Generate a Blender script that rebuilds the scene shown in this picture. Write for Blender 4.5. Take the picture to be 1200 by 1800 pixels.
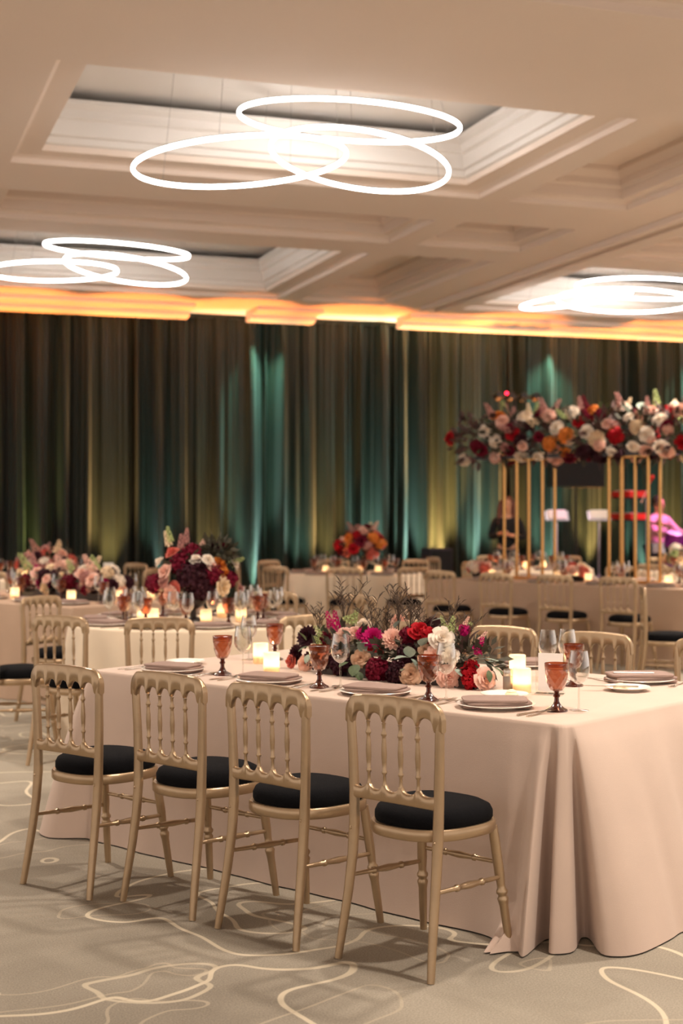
import bpy, math, random
from mathutils import Vector, Matrix, Euler

# ------------------------------------------------------------------ scene, camera, light
SC = bpy.context.scene
COL = SC.collection
for _o in list(bpy.data.objects):
    bpy.data.objects.remove(_o)

CAM_H = 1.5
cam_data = bpy.data.cameras.new('camera')
cam_data.sensor_width = 36.0
cam_data.sensor_fit = 'AUTO'
cam_data.lens = 50.0
cam_data.clip_end = 200
cam_data.dof.use_dof = True
cam_data.dof.focus_distance = 5.2
cam_data.dof.aperture_fstop = 2.5
cam = bpy.data.objects.new('camera', cam_data)
COL.objects.link(cam)
cam.location = (0, 0, CAM_H)
cam.rotation_euler = (math.pi / 2, 0, 0)
SC.camera = cam

SC.view_settings.view_transform = 'Standard'
SC.view_settings.look = 'None'
SC.view_settings.gamma = 1.0
SC.view_settings.use_curve_mapping = False
SC.view_settings.exposure = 1.35

world = bpy.data.worlds.new('hall_ambience')
SC.world = world
world.use_nodes = True
bgn = world.node_tree.nodes['Background']
bgn.inputs['Color'].default_value = (1.0, 0.86, 0.77, 1)
bgn.inputs['Strength'].default_value = 0.45

R_ = math.radians
LA = R_(48.5)                       # long side of the rectangular tables, left of the view axis
L_ = Vector((-math.sin(LA), math.cos(LA)))
S_ = Vector((math.cos(LA), math.sin(LA)))
RA = R_(19.0)                       # the room's depth axis, left of the view axis
U_ = Vector((math.cos(RA), math.sin(RA)))
V_ = Vector((-math.sin(RA), math.cos(RA)))


def LS(l, s, z=0.0):
    p = L_ * l + S_ * s
    return Vector((p.x, p.y, z))


def UV(u, v, z=0.0):
    p = U_ * u + V_ * v
    return Vector((p.x, p.y, z))


def at(px, py, y):
    return Vector(((px - 600) / 2500 * y, y, CAM_H - (py - 900) / 2500 * y))


def lamp(name, kind, loc, energy, color, target=None, **kw):
    d = bpy.data.lights.new(name, kind)
    d.energy = energy
    d.color = color
    for k, v in kw.items():
        setattr(d, k, v)
    o = bpy.data.objects.new(name, d)
    COL.objects.link(o)
    o.location = loc
    if target is not None:
        o.rotation_euler = (Vector(target) - Vector(loc)).to_track_quat('-Z', 'Y').to_euler()
    return o


WARM = (1.0, 0.86, 0.74)
ZC = 4.3                            # underside of the ceiling beams
FLOODS = []
# big soft floods added out of view to brighten hall and garland
for (u, v, e) in ((3.2, 2.9, 105), (3.4, 5.3, 70), (0.0, 7.9, 90), (6.4, 5.3, 85), (0.0, 12.4, 90), (0.0, 16.5, 70), (10.0, 8.0, 190), (13.2, 11.9, 190), (9.0, 12.1, 250)):
    p = UV(u, v, ZC - 0.03)
    FLOODS.append(p)
    lamp('fill_flood', 'SPOT', p, e * 2.4, WARM, target=(p.x, p.y, 0), spot_size=R_(150), spot_blend=0.7, shadow_soft_size=0.12)

# ------------------------------------------------------------------ helpers


def lin(c):
    out = []
    for v in c:
        v = v / 255.0
        out.append(v / 12.92 if v <= 0.04045 else ((v + 0.055) / 1.055) ** 2.4)
    return (out[0], out[1], out[2], 1.0)


MATS = {}


def mat(name, rgb, rough=0.6, metal=0.0, var=0.12, scale=8.0, bump=0.0, bscale=None, sheen=0.0, emit=None, estr=0.0,
        spec=0.5, trans=0.0, detail=3.0):
    if name in MATS:
        return MATS[name]
    m = bpy.data.materials.new(name)
    m.use_nodes = True
    nt = m.node_tree
    b = nt.nodes['Principled BSDF']
    b.inputs['Roughness'].default_value = rough
    b.inputs['Metallic'].default_value = metal
    b.inputs['Specular IOR Level'].default_value = spec
    if sheen:
        b.inputs['Sheen Weight'].default_value = sheen
    tc = nt.nodes.new('ShaderNodeTexCoord')
    nz = nt.nodes.new('ShaderNodeTexNoise')
    nz.inputs['Scale'].default_value = scale
    nz.inputs['Detail'].default_value = detail
    nt.links.new(tc.outputs['Object'], nz.inputs['Vector'])
    c = lin(rgb)
    ramp = nt.nodes.new('ShaderNodeValToRGB')
    ramp.color_ramp.elements[0].position = 0.3
    ramp.color_ramp.elements[1].position = 0.7
    ramp.color_ramp.elements[0].color = tuple(max(0, x * (1 - var)) for x in c[:3]) + (1,)
    ramp.color_ramp.elements[1].color = tuple(min(1, x * (1 + var)) for x in c[:3]) + (1,)
    nt.links.new(nz.outputs['Fac'], ramp.inputs['Fac'])
    nt.links.new(ramp.outputs['Color'], b.inputs['Base Color'])
    if bump:
        n2 = nt.nodes.new('ShaderNodeTexNoise')
        n2.inputs['Scale'].default_value = bscale or scale * 6
        n2.inputs['Detail'].default_value = 2
        nt.links.new(tc.outputs['Object'], n2.inputs['Vector'])
        bp = nt.nodes.new('ShaderNodeBump')
        bp.inputs['Strength'].default_value = bump
        bp.inputs['Distance'].default_value = 0.01
        nt.links.new(n2.outputs['Fac'], bp.inputs['Height'])
        nt.links.new(bp.outputs['Normal'], b.inputs['Normal'])
    if emit:
        b.inputs['Emission Color'].default_value = lin(emit)
        b.inputs['Emission Strength'].default_value = estr
    if trans:
        tr = nt.nodes.new('ShaderNodeBsdfTranslucent')
        nt.links.new(ramp.outputs['Color'], tr.inputs['Color'])
        mx = nt.nodes.new('ShaderNodeMixShader')
        mx.inputs['Fac'].default_value = trans
        nt.links.new(b.outputs['BSDF'], mx.inputs[1])
        nt.links.new(tr.outputs['BSDF'], mx.inputs[2])
        nt.links.new(mx.outputs['Shader'], nt.nodes['Material Output'].inputs['Surface'])
    MATS[name] = m
    return m


def glass(name, rgb, tint, glossy=0.18, rough=0.03, body=0.0):
    """thin blown glass: tinted see-through, mirror glints towards the rim, a little body colour"""
    m = bpy.data.materials.new(name)
    m.use_nodes = True
    nt = m.node_tree
    nt.nodes.remove(nt.nodes['Principled BSDF'])
    out = nt.nodes['Material Output']
    tr = nt.nodes.new('ShaderNodeBsdfTransparent')
    tr.inputs['Color'].default_value = lin(tint)
    gl = nt.nodes.new('ShaderNodeBsdfGlossy')
    gl.inputs['Roughness'].default_value = rough
    gl.inputs['Color'].default_value = (1, 1, 1, 1)
    lw = nt.nodes.new('ShaderNodeLayerWeight')
    lw.inputs['Blend'].default_value = glossy
    last = tr
    if body:
        nz = nt.nodes.new('ShaderNodeTexNoise')
        nz.inputs['Scale'].default_value = 30
        tl = nt.nodes.new('ShaderNodeBsdfTranslucent')
        tl.inputs['Color'].default_value = lin(rgb)
        df = nt.nodes.new('ShaderNodeBsdfDiffuse')
        df.inputs['Color'].default_value = lin(rgb)
        m0 = nt.nodes.new('ShaderNodeMixShader')
        nt.links.new(nz.outputs['Fac'], m0.inputs['Fac'])
        nt.links.new(tl.outputs['BSDF'], m0.inputs[1])
        nt.links.new(df.outputs['BSDF'], m0.inputs[2])
        m1 = nt.nodes.new('ShaderNodeMixShader')
        m1.inputs['Fac'].default_value = body
        nt.links.new(tr.outputs['BSDF'], m1.inputs[1])
        nt.links.new(m0.outputs['Shader'], m1.inputs[2])
        last = m1
    mx = nt.nodes.new('ShaderNodeMixShader')
    nt.links.new(lw.outputs['Facing'], mx.inputs['Fac'])
    nt.links.new(last.outputs[0], mx.inputs[1])
    nt.links.new(gl.outputs['BSDF'], mx.inputs[2])
    nt.links.new(mx.outputs['Shader'], out.inputs['Surface'])
    MATS[name] = m
    return m


def emitter(name, rgb, strength):
    m = bpy.data.materials.new(name)
    m.use_nodes = True
    nt = m.node_tree
    nt.nodes.remove(nt.nodes['Principled BSDF'])
    e = nt.nodes.new('ShaderNodeEmission')
    e.inputs['Color'].default_value = lin(rgb)
    e.inputs['Strength'].default_value = strength
    nt.links.new(e.outputs['Emission'], nt.nodes['Material Output'].inputs['Surface'])
    MATS[name] = m
    return m


class MB:
    """collects vertices and faces of one mesh"""

    def __init__(self):
        self.v = []
        self.f = []

    def add(self, vs, fs):
        o = len(self.v)
        self.v += [tuple(p) for p in vs]
        self.f += [tuple(i + o for i in f) for f in fs]
        return self

    def box(self, c, s, rot=None):
        hx, hy, hz = s[0] / 2, s[1] / 2, s[2] / 2
        vs = [Vector((x, y, z)) for x in (-hx, hx) for y in (-hy, hy) for z in (-hz, hz)]
        if rot is not None:
            vs = [rot @ p for p in vs]
        vs = [p + Vector(c) for p in vs]
        return self.add(vs, [(0, 1, 3, 2), (4, 6, 7, 5), (0, 4, 5, 1), (2, 3, 7, 6), (0, 2, 6, 4), (1, 5, 7, 3)])

    def lathe(self, prof, n=24, c=(0, 0, 0), twist=None, closed=False):
        vs, fs = [], []
        for k, (r, z) in enumerate(prof):
            tw = twist(k) if twist else 0.0
            for i in range(n):
                a = 2 * math.pi * (i + tw) / n
                vs.append((c[0] + r * math.cos(a), c[1] + r * math.sin(a), c[2] + z))
        for k in range(len(prof) - 1):
            for i in range(n):
                j = (i + 1) % n
                fs.append((k * n + i, k * n + j, (k + 1) * n + j, (k + 1) * n + i))
        if prof[0][0] > 1e-6 and closed:
            fs.append(tuple(range(n - 1, -1, -1)))
        if prof[-1][0] > 1e-6 and closed:
            fs.append(tuple((len(prof) - 1) * n + i for i in range(n)))
        return self.add(vs, fs)

    def tube(self, pts, rad, n=8, caps=True, flat=1.0):
        pts = [Vector(p) for p in pts]
        if not hasattr(rad, '__len__'):
            rad = [rad] * len(pts)
        vs, fs = [], []
        up = None
        for k, p in enumerate(pts):
            a = pts[max(k - 1, 0)]
            b = pts[min(k + 1, len(pts) - 1)]
            d = (b - a).normalized()
            if up is None:
                up = Vector((0, 0, 1)) if abs(d.z) < 0.9 else Vector((1, 0, 0))
            x = up.cross(d).normalized()
            y = d.cross(x).normalized()
            up = y
            for i in range(n):
                t = 2 * math.pi * (i + 0.5) / n
                vs.append(p + x * math.cos(t) * rad[k] + y * math.sin(t) * rad[k] * flat)
        for k in range(len(pts) - 1):
            for i in range(n):
                j = (i + 1) % n
                fs.append((k * n + i, k * n + j, (k + 1) * n + j, (k + 1) * n + i))
        if caps:
            fs.append(tuple(range(n - 1, -1, -1)))
            fs.append(tuple((len(pts) - 1) * n + i for i in range(n)))
        return self.add(vs, fs)

    def turned(self, p0, p1, prof, n=10):
        """a turned bar from p0 to p1; prof = (fraction along, radius)"""
        p0, p1 = Vector(p0), Vector(p1)
        return self.tube([p0.lerp(p1, t) for t, r in prof], [r for t, r in prof], n)

    def ring(self, R, r, n=72, m=8, h=None):
        vs, fs = [], []
        for i in range(n):
            a = 2 * math.pi * i / n
            for j in range(m):
                b = 2 * math.pi * (j + 0.5) / m
                rr = R + r * math.cos(b)
                vs.append((rr * math.cos(a), rr * math.sin(a), (h or r) * math.sin(b)))
        for i in range(n):
            for j in range(m):
                i2, j2 = (i + 1) % n, (j + 1) % m
                fs.append((i * m + j, i2 * m + j, i2 * m + j2, i * m + j2))
        return self.add(vs, fs)

    def mesh(self, name, material, smooth=40):
        me = bpy.data.meshes.new(name)
        me.from_pydata(self.v, [], self.f)
        me.update()
        if smooth:
            me.polygons.foreach_set('use_smooth', [True] * len(me.polygons))
            me.set_sharp_from_angle(angle=R_(smooth))
        if material:
            me.materials.append(material)
        return me


def link(name, me, parent=None, loc=None, rot=None, scale=None):
    o = bpy.data.objects.new(name, me)
    COL.objects.link(o)
    if parent is not None:
        o.parent = parent
    if loc is not None:
        o.location = loc
    if rot is not None:
        o.rotation_euler = rot
    if scale is not None:
        o.scale = (scale,) * 3 if not hasattr(scale, '__len__') else scale
    return o


def tag(o, label=None, cat=None, group=None, kind=None):
    if label:
        o['label'] = label
    if cat:
        o['category'] = cat
    if group:
        o['group'] = group
    if kind:
        o['kind'] = kind
    return o


def thing(name, label, cat, loc=(0, 0, 0), rz=0.0, group=None):
    o = link(name, None, loc=loc, rot=(0, 0, rz))
    o.empty_display_size = 0.1
    return tag(o, label, cat, group)


KIDS = {}


def kid(name, me, parent, **kw):
    o = link(name, me, parent, **kw)
    KIDS.setdefault(parent.name, []).append(o)
    return o


def dup(o, loc, rz=None, label=None, group=None, parent=None, scale=None):
    c = o.copy()
    COL.objects.link(c)
    if parent is not None:
        c.parent = parent
    else:
        c.location = loc
        if rz is not None:
            c.rotation_euler = (0, 0, rz)
    if label:
        c['label'] = label
    if group:
        c['group'] = group
    elif group == '' and 'group' in c:
        del c['group']
    if scale is not None:
        c.scale = (scale,) * 3
    for k in KIDS.get(o.name, []):
        dup(k, None, parent=c)
    return c


# ------------------------------------------------------------------ materials
M_gold = mat('champagne_gold_paint', (178, 153, 122), rough=0.33, metal=0.72, var=0.06, scale=12, bump=0.05)
M_black = mat('black_cushion_cloth', (9, 9, 12), rough=0.95, var=0.2, scale=60, bump=0.3, bscale=300, spec=0.15)
M_linen = mat("blush_linen", (200, 178, 162), rough=0.85, var=0.05, scale=3, bump=0.12, bscale=420, sheen=0.15, spec=0.2)
M_cream = mat('cream_linen', (226, 208, 182), rough=0.85, var=0.05, scale=3, bump=0.1, bscale=300, sheen=0.15, spec=0.2)
M_taupe_cloth = mat('taupe_linen', (178, 152, 130), rough=0.9, var=0.05, scale=3, bump=0.1, bscale=300, spec=0.2)
M_napkin = mat('taupe_napkin', (150, 128, 118), rough=0.9, var=0.06, scale=20, bump=0.15, bscale=500, spec=0.2)
M_china = mat('white_china', (236, 228, 216), rough=0.18, var=0.02, scale=5)
M_card = mat('white_card', (240, 236, 230), rough=0.6, var=0.02, scale=10)
M_ink = mat('dark_print', (70, 60, 55), rough=0.7, var=0.1)
M_silver = mat('polished_silver', (205, 195, 180), rough=0.16, metal=1.0, var=0.05, scale=10)
M_steel = mat('brushed_steel', (160, 145, 130), rough=0.3, metal=0.9, var=0.08, scale=20)
M_butter = mat('cream_butter', (240, 228, 190), rough=0.5, var=0.04)
M_wax = mat('ivory_wax', (250, 235, 205), rough=0.5, var=0.03, trans=0.4)
M_votive = mat('frosted_cream_glass', (252, 240, 220), rough=0.35, var=0.03, trans=0.7)
M_flame = emitter('candle_flame', (255, 232, 196), 150.0)
M_clear = glass('clear_glass', (255, 255, 255), (248, 248, 246), glossy=0.34)
M_amber = glass('amber_pressed_glass', (176, 108, 76), (216, 160, 130), glossy=0.3, rough=0.05, body=0.15)
M_amber_d = glass('amber_solid_glass', (98, 46, 30), (150, 84, 58), glossy=0.2, rough=0.06, body=0.5)
M_plaster = mat('tan_ceiling_paint', (226, 210, 197), rough=0.75, var=0.02, scale=0.7, spec=0.3)
M_white_pl = mat('pale_coffer_paint', (222, 216, 210), rough=0.7, var=0.02, scale=0.9, spec=0.3)
M_ring = emitter('ring_lamp_diffuser', (255, 248, 242), 8.5)
M_darkmetal = mat('dark_metal', (26, 24, 24), rough=0.45, metal=0.6, var=0.1)
M_cable = mat('steel_cable', (150, 145, 140), rough=0.4, metal=0.6, var=0.05)
M_blackplastic = mat('black_plastic', (18, 17, 18), rough=0.5, var=0.15, scale=30)
M_wall = mat('dark_hall_wall', (84, 70, 58), rough=0.85, var=0.06, scale=2)
M_wood = mat('plywood_table', (140, 104, 70), rough=0.6, var=0.15, scale=6)

# ------------------------------------------------------------------ floor: carpet with meandering pale lines


def carpet():
    m = bpy.data.materials.new('meander_carpet')
    m.use_nodes = True
    nt = m.node_tree
    N, K = nt.nodes, nt.links
    b = N['Principled BSDF']
    b.inputs['Roughness'].default_value = 0.95
    b.inputs['Specular IOR Level'].default_value = 0.1
    tc = N.new('ShaderNodeTexCoord')

    def math_(op, a, bb=None):
        n = N.new('ShaderNodeMath')
        n.operation = op
        for i, x in enumerate((a, bb)):
            if x is None:
                continue
            if hasattr(x, 'links'):
                K.new(x, n.inputs[i])
            else:
                n.inputs[i].default_value = x
        return n.outputs[0]

    def noise(off, scale, detail, dist, rough=0.5):
        mp = N.new('ShaderNodeMapping')
        mp.inputs['Location'].default_value = off
        K.new(tc.outputs['Object'], mp.inputs['Vector'])
        n = N.new('ShaderNodeTexNoise')
        n.inputs['Scale'].default_value = scale
        n.inputs['Detail'].default_value = detail
        n.inputs['Distortion'].default_value = dist
        n.inputs['Roughness'].default_value = rough
        K.new(mp.outputs['Vector'], n.inputs['Vector'])
        return n.outputs['Fac']

    def lines(off, scale, level, width, dist):
        e = 0.012
        v0 = noise(off, scale, 1.2, dist)
        vx = noise((off[0] + e, off[1], off[2]), scale, 1.2, dist)
        vy = noise((off[0], off[1] + e, off[2]), scale, 1.2, dist)
        gx = math_('SUBTRACT', vx, v0)
        gy = math_('SUBTRACT', vy, v0)
        g = math_('SQRT', math_('ADD', math_('MULTIPLY', gx, gx), math_('MULTIPLY', gy, gy)))
        g = math_('ADD', math_('DIVIDE', g, e), 0.05)
        d = math_('DIVIDE', math_('ABSOLUTE', math_('SUBTRACT', v0, level)), g)
        mr = N.new('ShaderNodeMapRange')
        mr.inputs['From Min'].default_value = width
        mr.inputs['From Max'].default_value = width * 1.6
        mr.inputs['To Min'].default_value = 1.0
        mr.inputs['To Max'].default_value = 0.0
        K.new(d, mr.inputs['Value'])
        return mr.outputs['Result']

    base = N.new('ShaderNodeValToRGB')
    e = base.color_ramp.elements
    e[0].position, e[0].color = 0.36, lin((134, 126, 113))
    e[1].position, e[1].color = 0.62, lin((160, 152, 137))
    K.new(noise((3, 1, 0), 0.9, 4, 0.6), base.inputs['Fac'])
    gr = N.new('ShaderNodeValToRGB')
    gr.color_ramp.elements[0].color = (0.55, 0.55, 0.55, 1)
    gr.color_ramp.elements[1].color = (1.4, 1.4, 1.4, 1)
    K.new(noise((0, 0, 0), 160, 2, 0), gr.inputs['Fac'])
    mul = N.new('ShaderNodeMix')
    mul.data_type = 'RGBA'
    mul.blend_type = 'MULTIPLY'
    mul.inputs[0].default_value = 1.0
    K.new(base.outputs['Color'], mul.inputs[6])
    K.new(gr.outputs['Color'], mul.inputs[7])
    prev = mul.outputs[2]
    for (ln, colr, fac) in ((lines((7.3, 2.1, 0), 1.25, 0.5, 0.0065, 0.9), (206, 194, 170), 0.85),
                            (lines((1.7, 8.4, 3), 1.6, 0.45, 0.004, 0.9), (184, 171, 149), 0.5),
                            (lines((4.1, 5.2, 6), 1.0, 0.6, 0.0065, 0.8), (198, 186, 163), 0.7)):
        mx = N.new('ShaderNodeMix')
        mx.data_type = 'RGBA'
        K.new(math_('MULTIPLY', ln, fac), mx.inputs[0])
        K.new(prev, mx.inputs[6])
        mx.inputs[7].default_value = lin(colr)
        prev = mx.outputs[2]
    K.new(prev, b.inputs['Base Color'])
    bp = N.new('ShaderNodeBump')
    bp.inputs['Strength'].default_value = 0.4
    bp.inputs['Distance'].default_value = 0.004
    K.new(noise((0, 0, 0), 260, 2, 0), bp.inputs['Height'])
    K.new(bp.outputs['Normal'], b.inputs['Normal'])
    return m


def quad(mb, a, b, c, d):
    mb.add([a, b, c, d], [(0, 1, 2, 3)])


U0, U1, V0, V1 = -8.0, 20.0, -2.5, 20.15
mb = MB()
mb.box((0, 0, -0.05), (U1 - U0, V1 - V0, 0.1))
fl = link('floor', mb.mesh('floor', carpet(), 0), loc=UV((U0 + U1) / 2, (V0 + V1) / 2), rot=(0, 0, RA))
tag(fl, 'grey beige carpet with meandering pale lines', 'floor', kind='structure')

mb = MB()
mb.box((0, 0, 2.6), (U1 - U0, 0.1, 5.2))
wl = link('wall_back', mb.mesh('wall', M_wall, 0), loc=UV((U0 + U1) / 2, V1 + 0.03), rot=(0, 0, RA))
tag(wl, 'dark wall behind the green drapes', 'wall', kind='structure')

# ------------------------------------------------------------------ ceiling: a grid of beams with deep and shallow coffers
ucols = [(-9.9, -7.6, 's'), (-5.6, -1.55, 'b'), (-0.75, 0.4, 's'), (1.2, 5.3, 'b'), (5.6, 6.8, 's'), (7.95, 12.15, 'b'), (12.6, 13.8, 's'), (14.6, 18.8, 'b')]
vrows = [(1.3, 4.9, 'b'), (5.75, 7.02, 's'), (8.9, 11.62, 'b'), (12.6, 13.85, 's'), (14.45, 18.0, 'b')]
ub = [U0] + [x for c in ucols[1:] for x in c[:2]] + [U1]
vb = [V0] + [x for c in vrows for x in c[:2]] + [V1]
ucols = ucols[1:]
mb = MB()
cells = []
for i in range(len(ub) - 1):
    for j in range(len(vb) - 1):
        if i % 2 == 1 and j % 2 == 1:
            cells.append((ub[i], ub[i + 1], vb[j], vb[j + 1], ucols[i // 2][2] + vrows[j // 2][2]))
            continue
        quad(mb, (ub[i], vb[j], 0), (ub[i], vb[j + 1], 0), (ub[i + 1], vb[j + 1], 0), (ub[i + 1], vb[j], 0))
ceil = link('ceiling', mb.mesh('ceiling', M_plaster, 0), loc=(0, 0, ZC), rot=(0, 0, RA))
tag(ceil, 'tan coffered ceiling with deep light wells', 'ceiling', kind='structure')


def coffer(u0, u1, v0, v1, prof, top_from):
    frame, panel = MB(), MB()

    def rect(ins, z):
        return [(u0 + ins, v0 + ins, z), (u1 - ins, v0 + ins, z), (u1 - ins, v1 - ins, z), (u0 + ins, v1 - ins, z)]
    rs = [rect(a, z) for a, z in prof]
    for a, b in zip(rs[:-1], rs[1:]):
        for i in range(4):
            j = (i + 1) % 4
            quad(frame, a[i], a[j], b[j], b[i])
    panel.add(rs[-1], [(0, 1, 2, 3)])
    return frame, panel


for (u0, u1, v0, v1, k) in cells:
    if k == 'bb':
        prof = [(0, 0), (0, 0.045), (0.05, 0.06), (0.22, 0.06), (0.22, 0.11), (0.25, 0.12), (0.25, 0.17), (0.28, 0.18), (0.28, 0.30),
                (0.31, 0.32), (0.31, 0.38), (0.36, 0.42), (0.36, 0.45), (-0.55, 0.455), (-0.55, 0.535)]
        outer = M_white_pl
    else:
        ins = min(u1 - u0, v1 - v0)
        prof = [(0, 0), (0, 0.05), (0.04, 0.07), (0.12, 0.07), (0.12, 0.16), (0.16, 0.18), (0.16, 0.24), (0.22, 0.30), (0.22, 0.34)]
        outer = M_plaster
    if k == 'bb':
        f, p = coffer(u0, u1, v0, v1, prof[:5], None)
        kid('coffer_border', f.mesh('coffer_border', M_plaster, 0), ceil)
        prof = prof[4:]
    f, p = coffer(u0, u1, v0, v1, prof, None)
    fo = kid('coffer_frame', f.mesh('coffer_frame', outer, 0), ceil)
    kid('coffer_panel', p.mesh('coffer_panel', outer, 0), fo)
    if k == 'bb' and u0 > 0 and u1 < 13:
        pass

M_lampglass = emitter('recessed_lamp_lens', (255, 236, 214), 3.0)
for p in FLOODS:  # made-up ring and lens fitted to each added fill flood
    t = thing('recessed_lamp', 'round added fill lamp in the tan ceiling beams', 'ceiling lamp', (p.x, p.y, ZC), 0, 'added fill lamps in the ceiling beams')
    kid('trim_ring', MB().lathe([(0.125, 0.0), (0.17, 0.0), (0.175, -0.008), (0.165, -0.014), (0.13, -0.014), (0.125, -0.004)], 28).mesh('trim_ring', M_white_pl), t)
    kid('lens', MB().lathe([(0.126, -0.004), (0.0, -0.004)], 28).mesh('lamp_lens', M_lampglass, 0), t)

# raised band running with the room's depth, and stepped trim along the drape wall
mb = MB()
for (u, w) in ((7.38, 0.10), (7.58, 0.05)):
    mb.box((u, 14.7, -0.03), (w, 6.6, 0.06))
kid('beam_moulding', mb.mesh('beam_moulding', M_plaster, 0), ceil)
n_t = 0
for (a, b) in ((U0, 4.35), (5.2, 6.15), (7.45, 12.35), (13.0, 13.9), (14.6, U1)):
    n_t += 1
    t = MB()
    prof = [(18.62, 0.0), (18.62, -0.05), (18.68, -0.07), (18.95, -0.07), (18.95, -0.12), (19.05, -0.15), (19.2, -0.15), (19.2, 0.0)]
    n = len(prof)
    vs = [(a, v, z) for v, z in prof] + [(b, v, z) for v, z in prof]
    t.add(vs, [(i, i + 1, n + i + 1, n + i) for i in range(n - 1)] + [tuple(range(n)), tuple(range(2 * n - 1, n - 1, -1))])
    o = link('trim_%d' % n_t, t.mesh('trim', M_plaster, 0), loc=(0, 0, ZC), rot=(0, 0, RA))
    tag(o, 'stepped ceiling trim along the drape wall', 'trim', kind='structure')

# ------------------------------------------------------------------ drapes
M_drape = mat('green_velvet_drape', (19, 27, 17), rough=0.48, var=0.10, scale=3, bump=0.05, sheen=0.1, spec=0.35)
VC = 19.62
rnd = random.Random(5)
DL = ('near-black green drape panel past the end of the amber light', 'darkest green drape panel behind the pale pink centrepiece', 'olive green drape panel behind the burgundy centrepiece',
      'green drape panel under the green spot nearest the burgundy centrepiece', 'green drape panel with the brightest amber fold, behind the floor loudspeaker', 'green drape panel behind the singer and the lamp stand',
      'green drape panel behind the drummer and red keyboards', 'green drape panel past the drum kit', 'last green drape panel beyond the drum kit')
NP = 9
PW = 1.9
for k in range(NP):
    u0 = -0.1 + k * PW
    mbp = MB()
    cols, rows = 150, 7
    ph = [rnd.uniform(0, 6.28) for _ in range(5)]
    top = 4.27
    vs, fs = [], []
    for r in range(rows + 1):
        t = r / rows
        z = 0.02 + (top - 0.02) * t
        for c in range(cols + 1):
            x = c / cols * PW
            warp = x + 0.10 * math.sin(2.1 * x + ph[0]) + 0.05 * math.sin(5.3 * x + ph[1])
            f = 2.0 * (1 - abs(math.sin(9.5 * warp + ph[2]))) ** 0.85 - 0.7 + 0.45 * math.sin(33 * warp + ph[3] + 0.5 * t) + 0.2 * math.sin(61 * warp + ph[0]) + 0.35 * math.sin(7.3 * warp + ph[4])
            amp = 0.15 * (0.75 + 0.35 * (1 - t)) * (0.65 + 0.35 * math.sin(3.1 * x + ph[3]))
            if t > 0.95:
                amp *= 0.5
            fine = 0.012 * math.sin(70 * x + ph[1]) * t
            sway = 0.02 * math.sin(3 * t + ph[0] + x * 4) * (1 - t)
            vs.append((x + sway, -amp * f - fine, z))
    for r in range(rows):
        for c in range(cols):
            a = r * (cols + 1) + c
            fs.append((a, a + 1, a + cols + 2, a + cols + 1))
    mbp.add(vs, fs)
    seam = rnd
    root = thing('drape_panel', DL[k], 'drape', UV(u0, VC), RA, 'green drape panels on the back wall')
    kid('drape_cloth', mbp.mesh('drape', M_drape, 0), root)
    KIDS[root.name][-1].data.polygons.foreach_set('use_smooth', [True] * len(fs))
    hd = MB()
    hd.box((PW / 2, 0.0, top), (PW, 0.06, 0.05))
    kid('heading_band', hd.mesh('heading_band', M_drape, 0), root)

# uplights on the floor and downlights above the drapes
AMB = (1.0, 0.60, 0.20)
TEAL = (0.50, 0.90, 0.76)
OLIVE = (0.75, 0.85, 0.2)


def drape_u(px):
    k = (px - 600) / 2500
    Y = VC / (math.cos(RA) - math.sin(RA) * k)
    return U_.x * k * Y + U_.y * Y


M_lens = {}
CAN_U = []
for px, c, e, nm in ((60, OLIVE, 5, 'olive'), (190, AMB, 30, 'amber'), (270, TEAL, 8, 'teal'), (365, AMB, 16, 'amber'), (440, TEAL, 22, 'teal'), (520, TEAL, 11, 'teal'),
                     (565, AMB, 26, 'amber'), (640, TEAL, 26, 'teal'), (715, TEAL, 28, 'teal'), (765, AMB, 120, 'amber'), (835, TEAL, 34, 'teal'),
                     (885, AMB, 40, 'amber'), (950, TEAL, 26, 'teal'), (1035, AMB, 55, 'amber'), (1110, TEAL, 26, 'teal'), (1165, AMB, 50, 'amber'), (1250, TEAL, 30, 'teal')):
    u = drape_u(px)
    CAN_U.append(u)
    p = UV(u, VC - 0.36)
    root = thing('uplight', 'short black floor can lamp throwing %s light up the drapes' % nm, 'uplight', p, RA, '%s floor uplights under the drapes' % nm)
    if nm not in M_lens:
        M_lens[nm] = emitter(nm + '_lens', {'amber': (255, 190, 90), 'teal': (90, 230, 200), 'olive': (200, 215, 100)}[nm], 2.0)
    b = MB()
    b.lathe([(0.0, 0.0), (0.075, 0.0), (0.08, 0.02), (0.08, 0.16), (0.086, 0.165), (0.086, 0.18), (0.07, 0.18), (0.07, 0.165)], 20)
    kid('can', b.mesh('uplight_can', M_blackplastic), root)
    b = MB()
    b.lathe([(0.07, 0.168), (0.0, 0.168)], 20)
    kid('lens', b.mesh('uplight_lens', M_lens[nm], 0), root)
    lamp('uplight_beam', 'SPOT', (p.x, p.y, 0.19), e * 12.0, c, target=UV(u, VC + 0.15, 2.6), spot_size=R_(38), spot_blend=0.9, shadow_soft_size=0.06)
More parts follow.
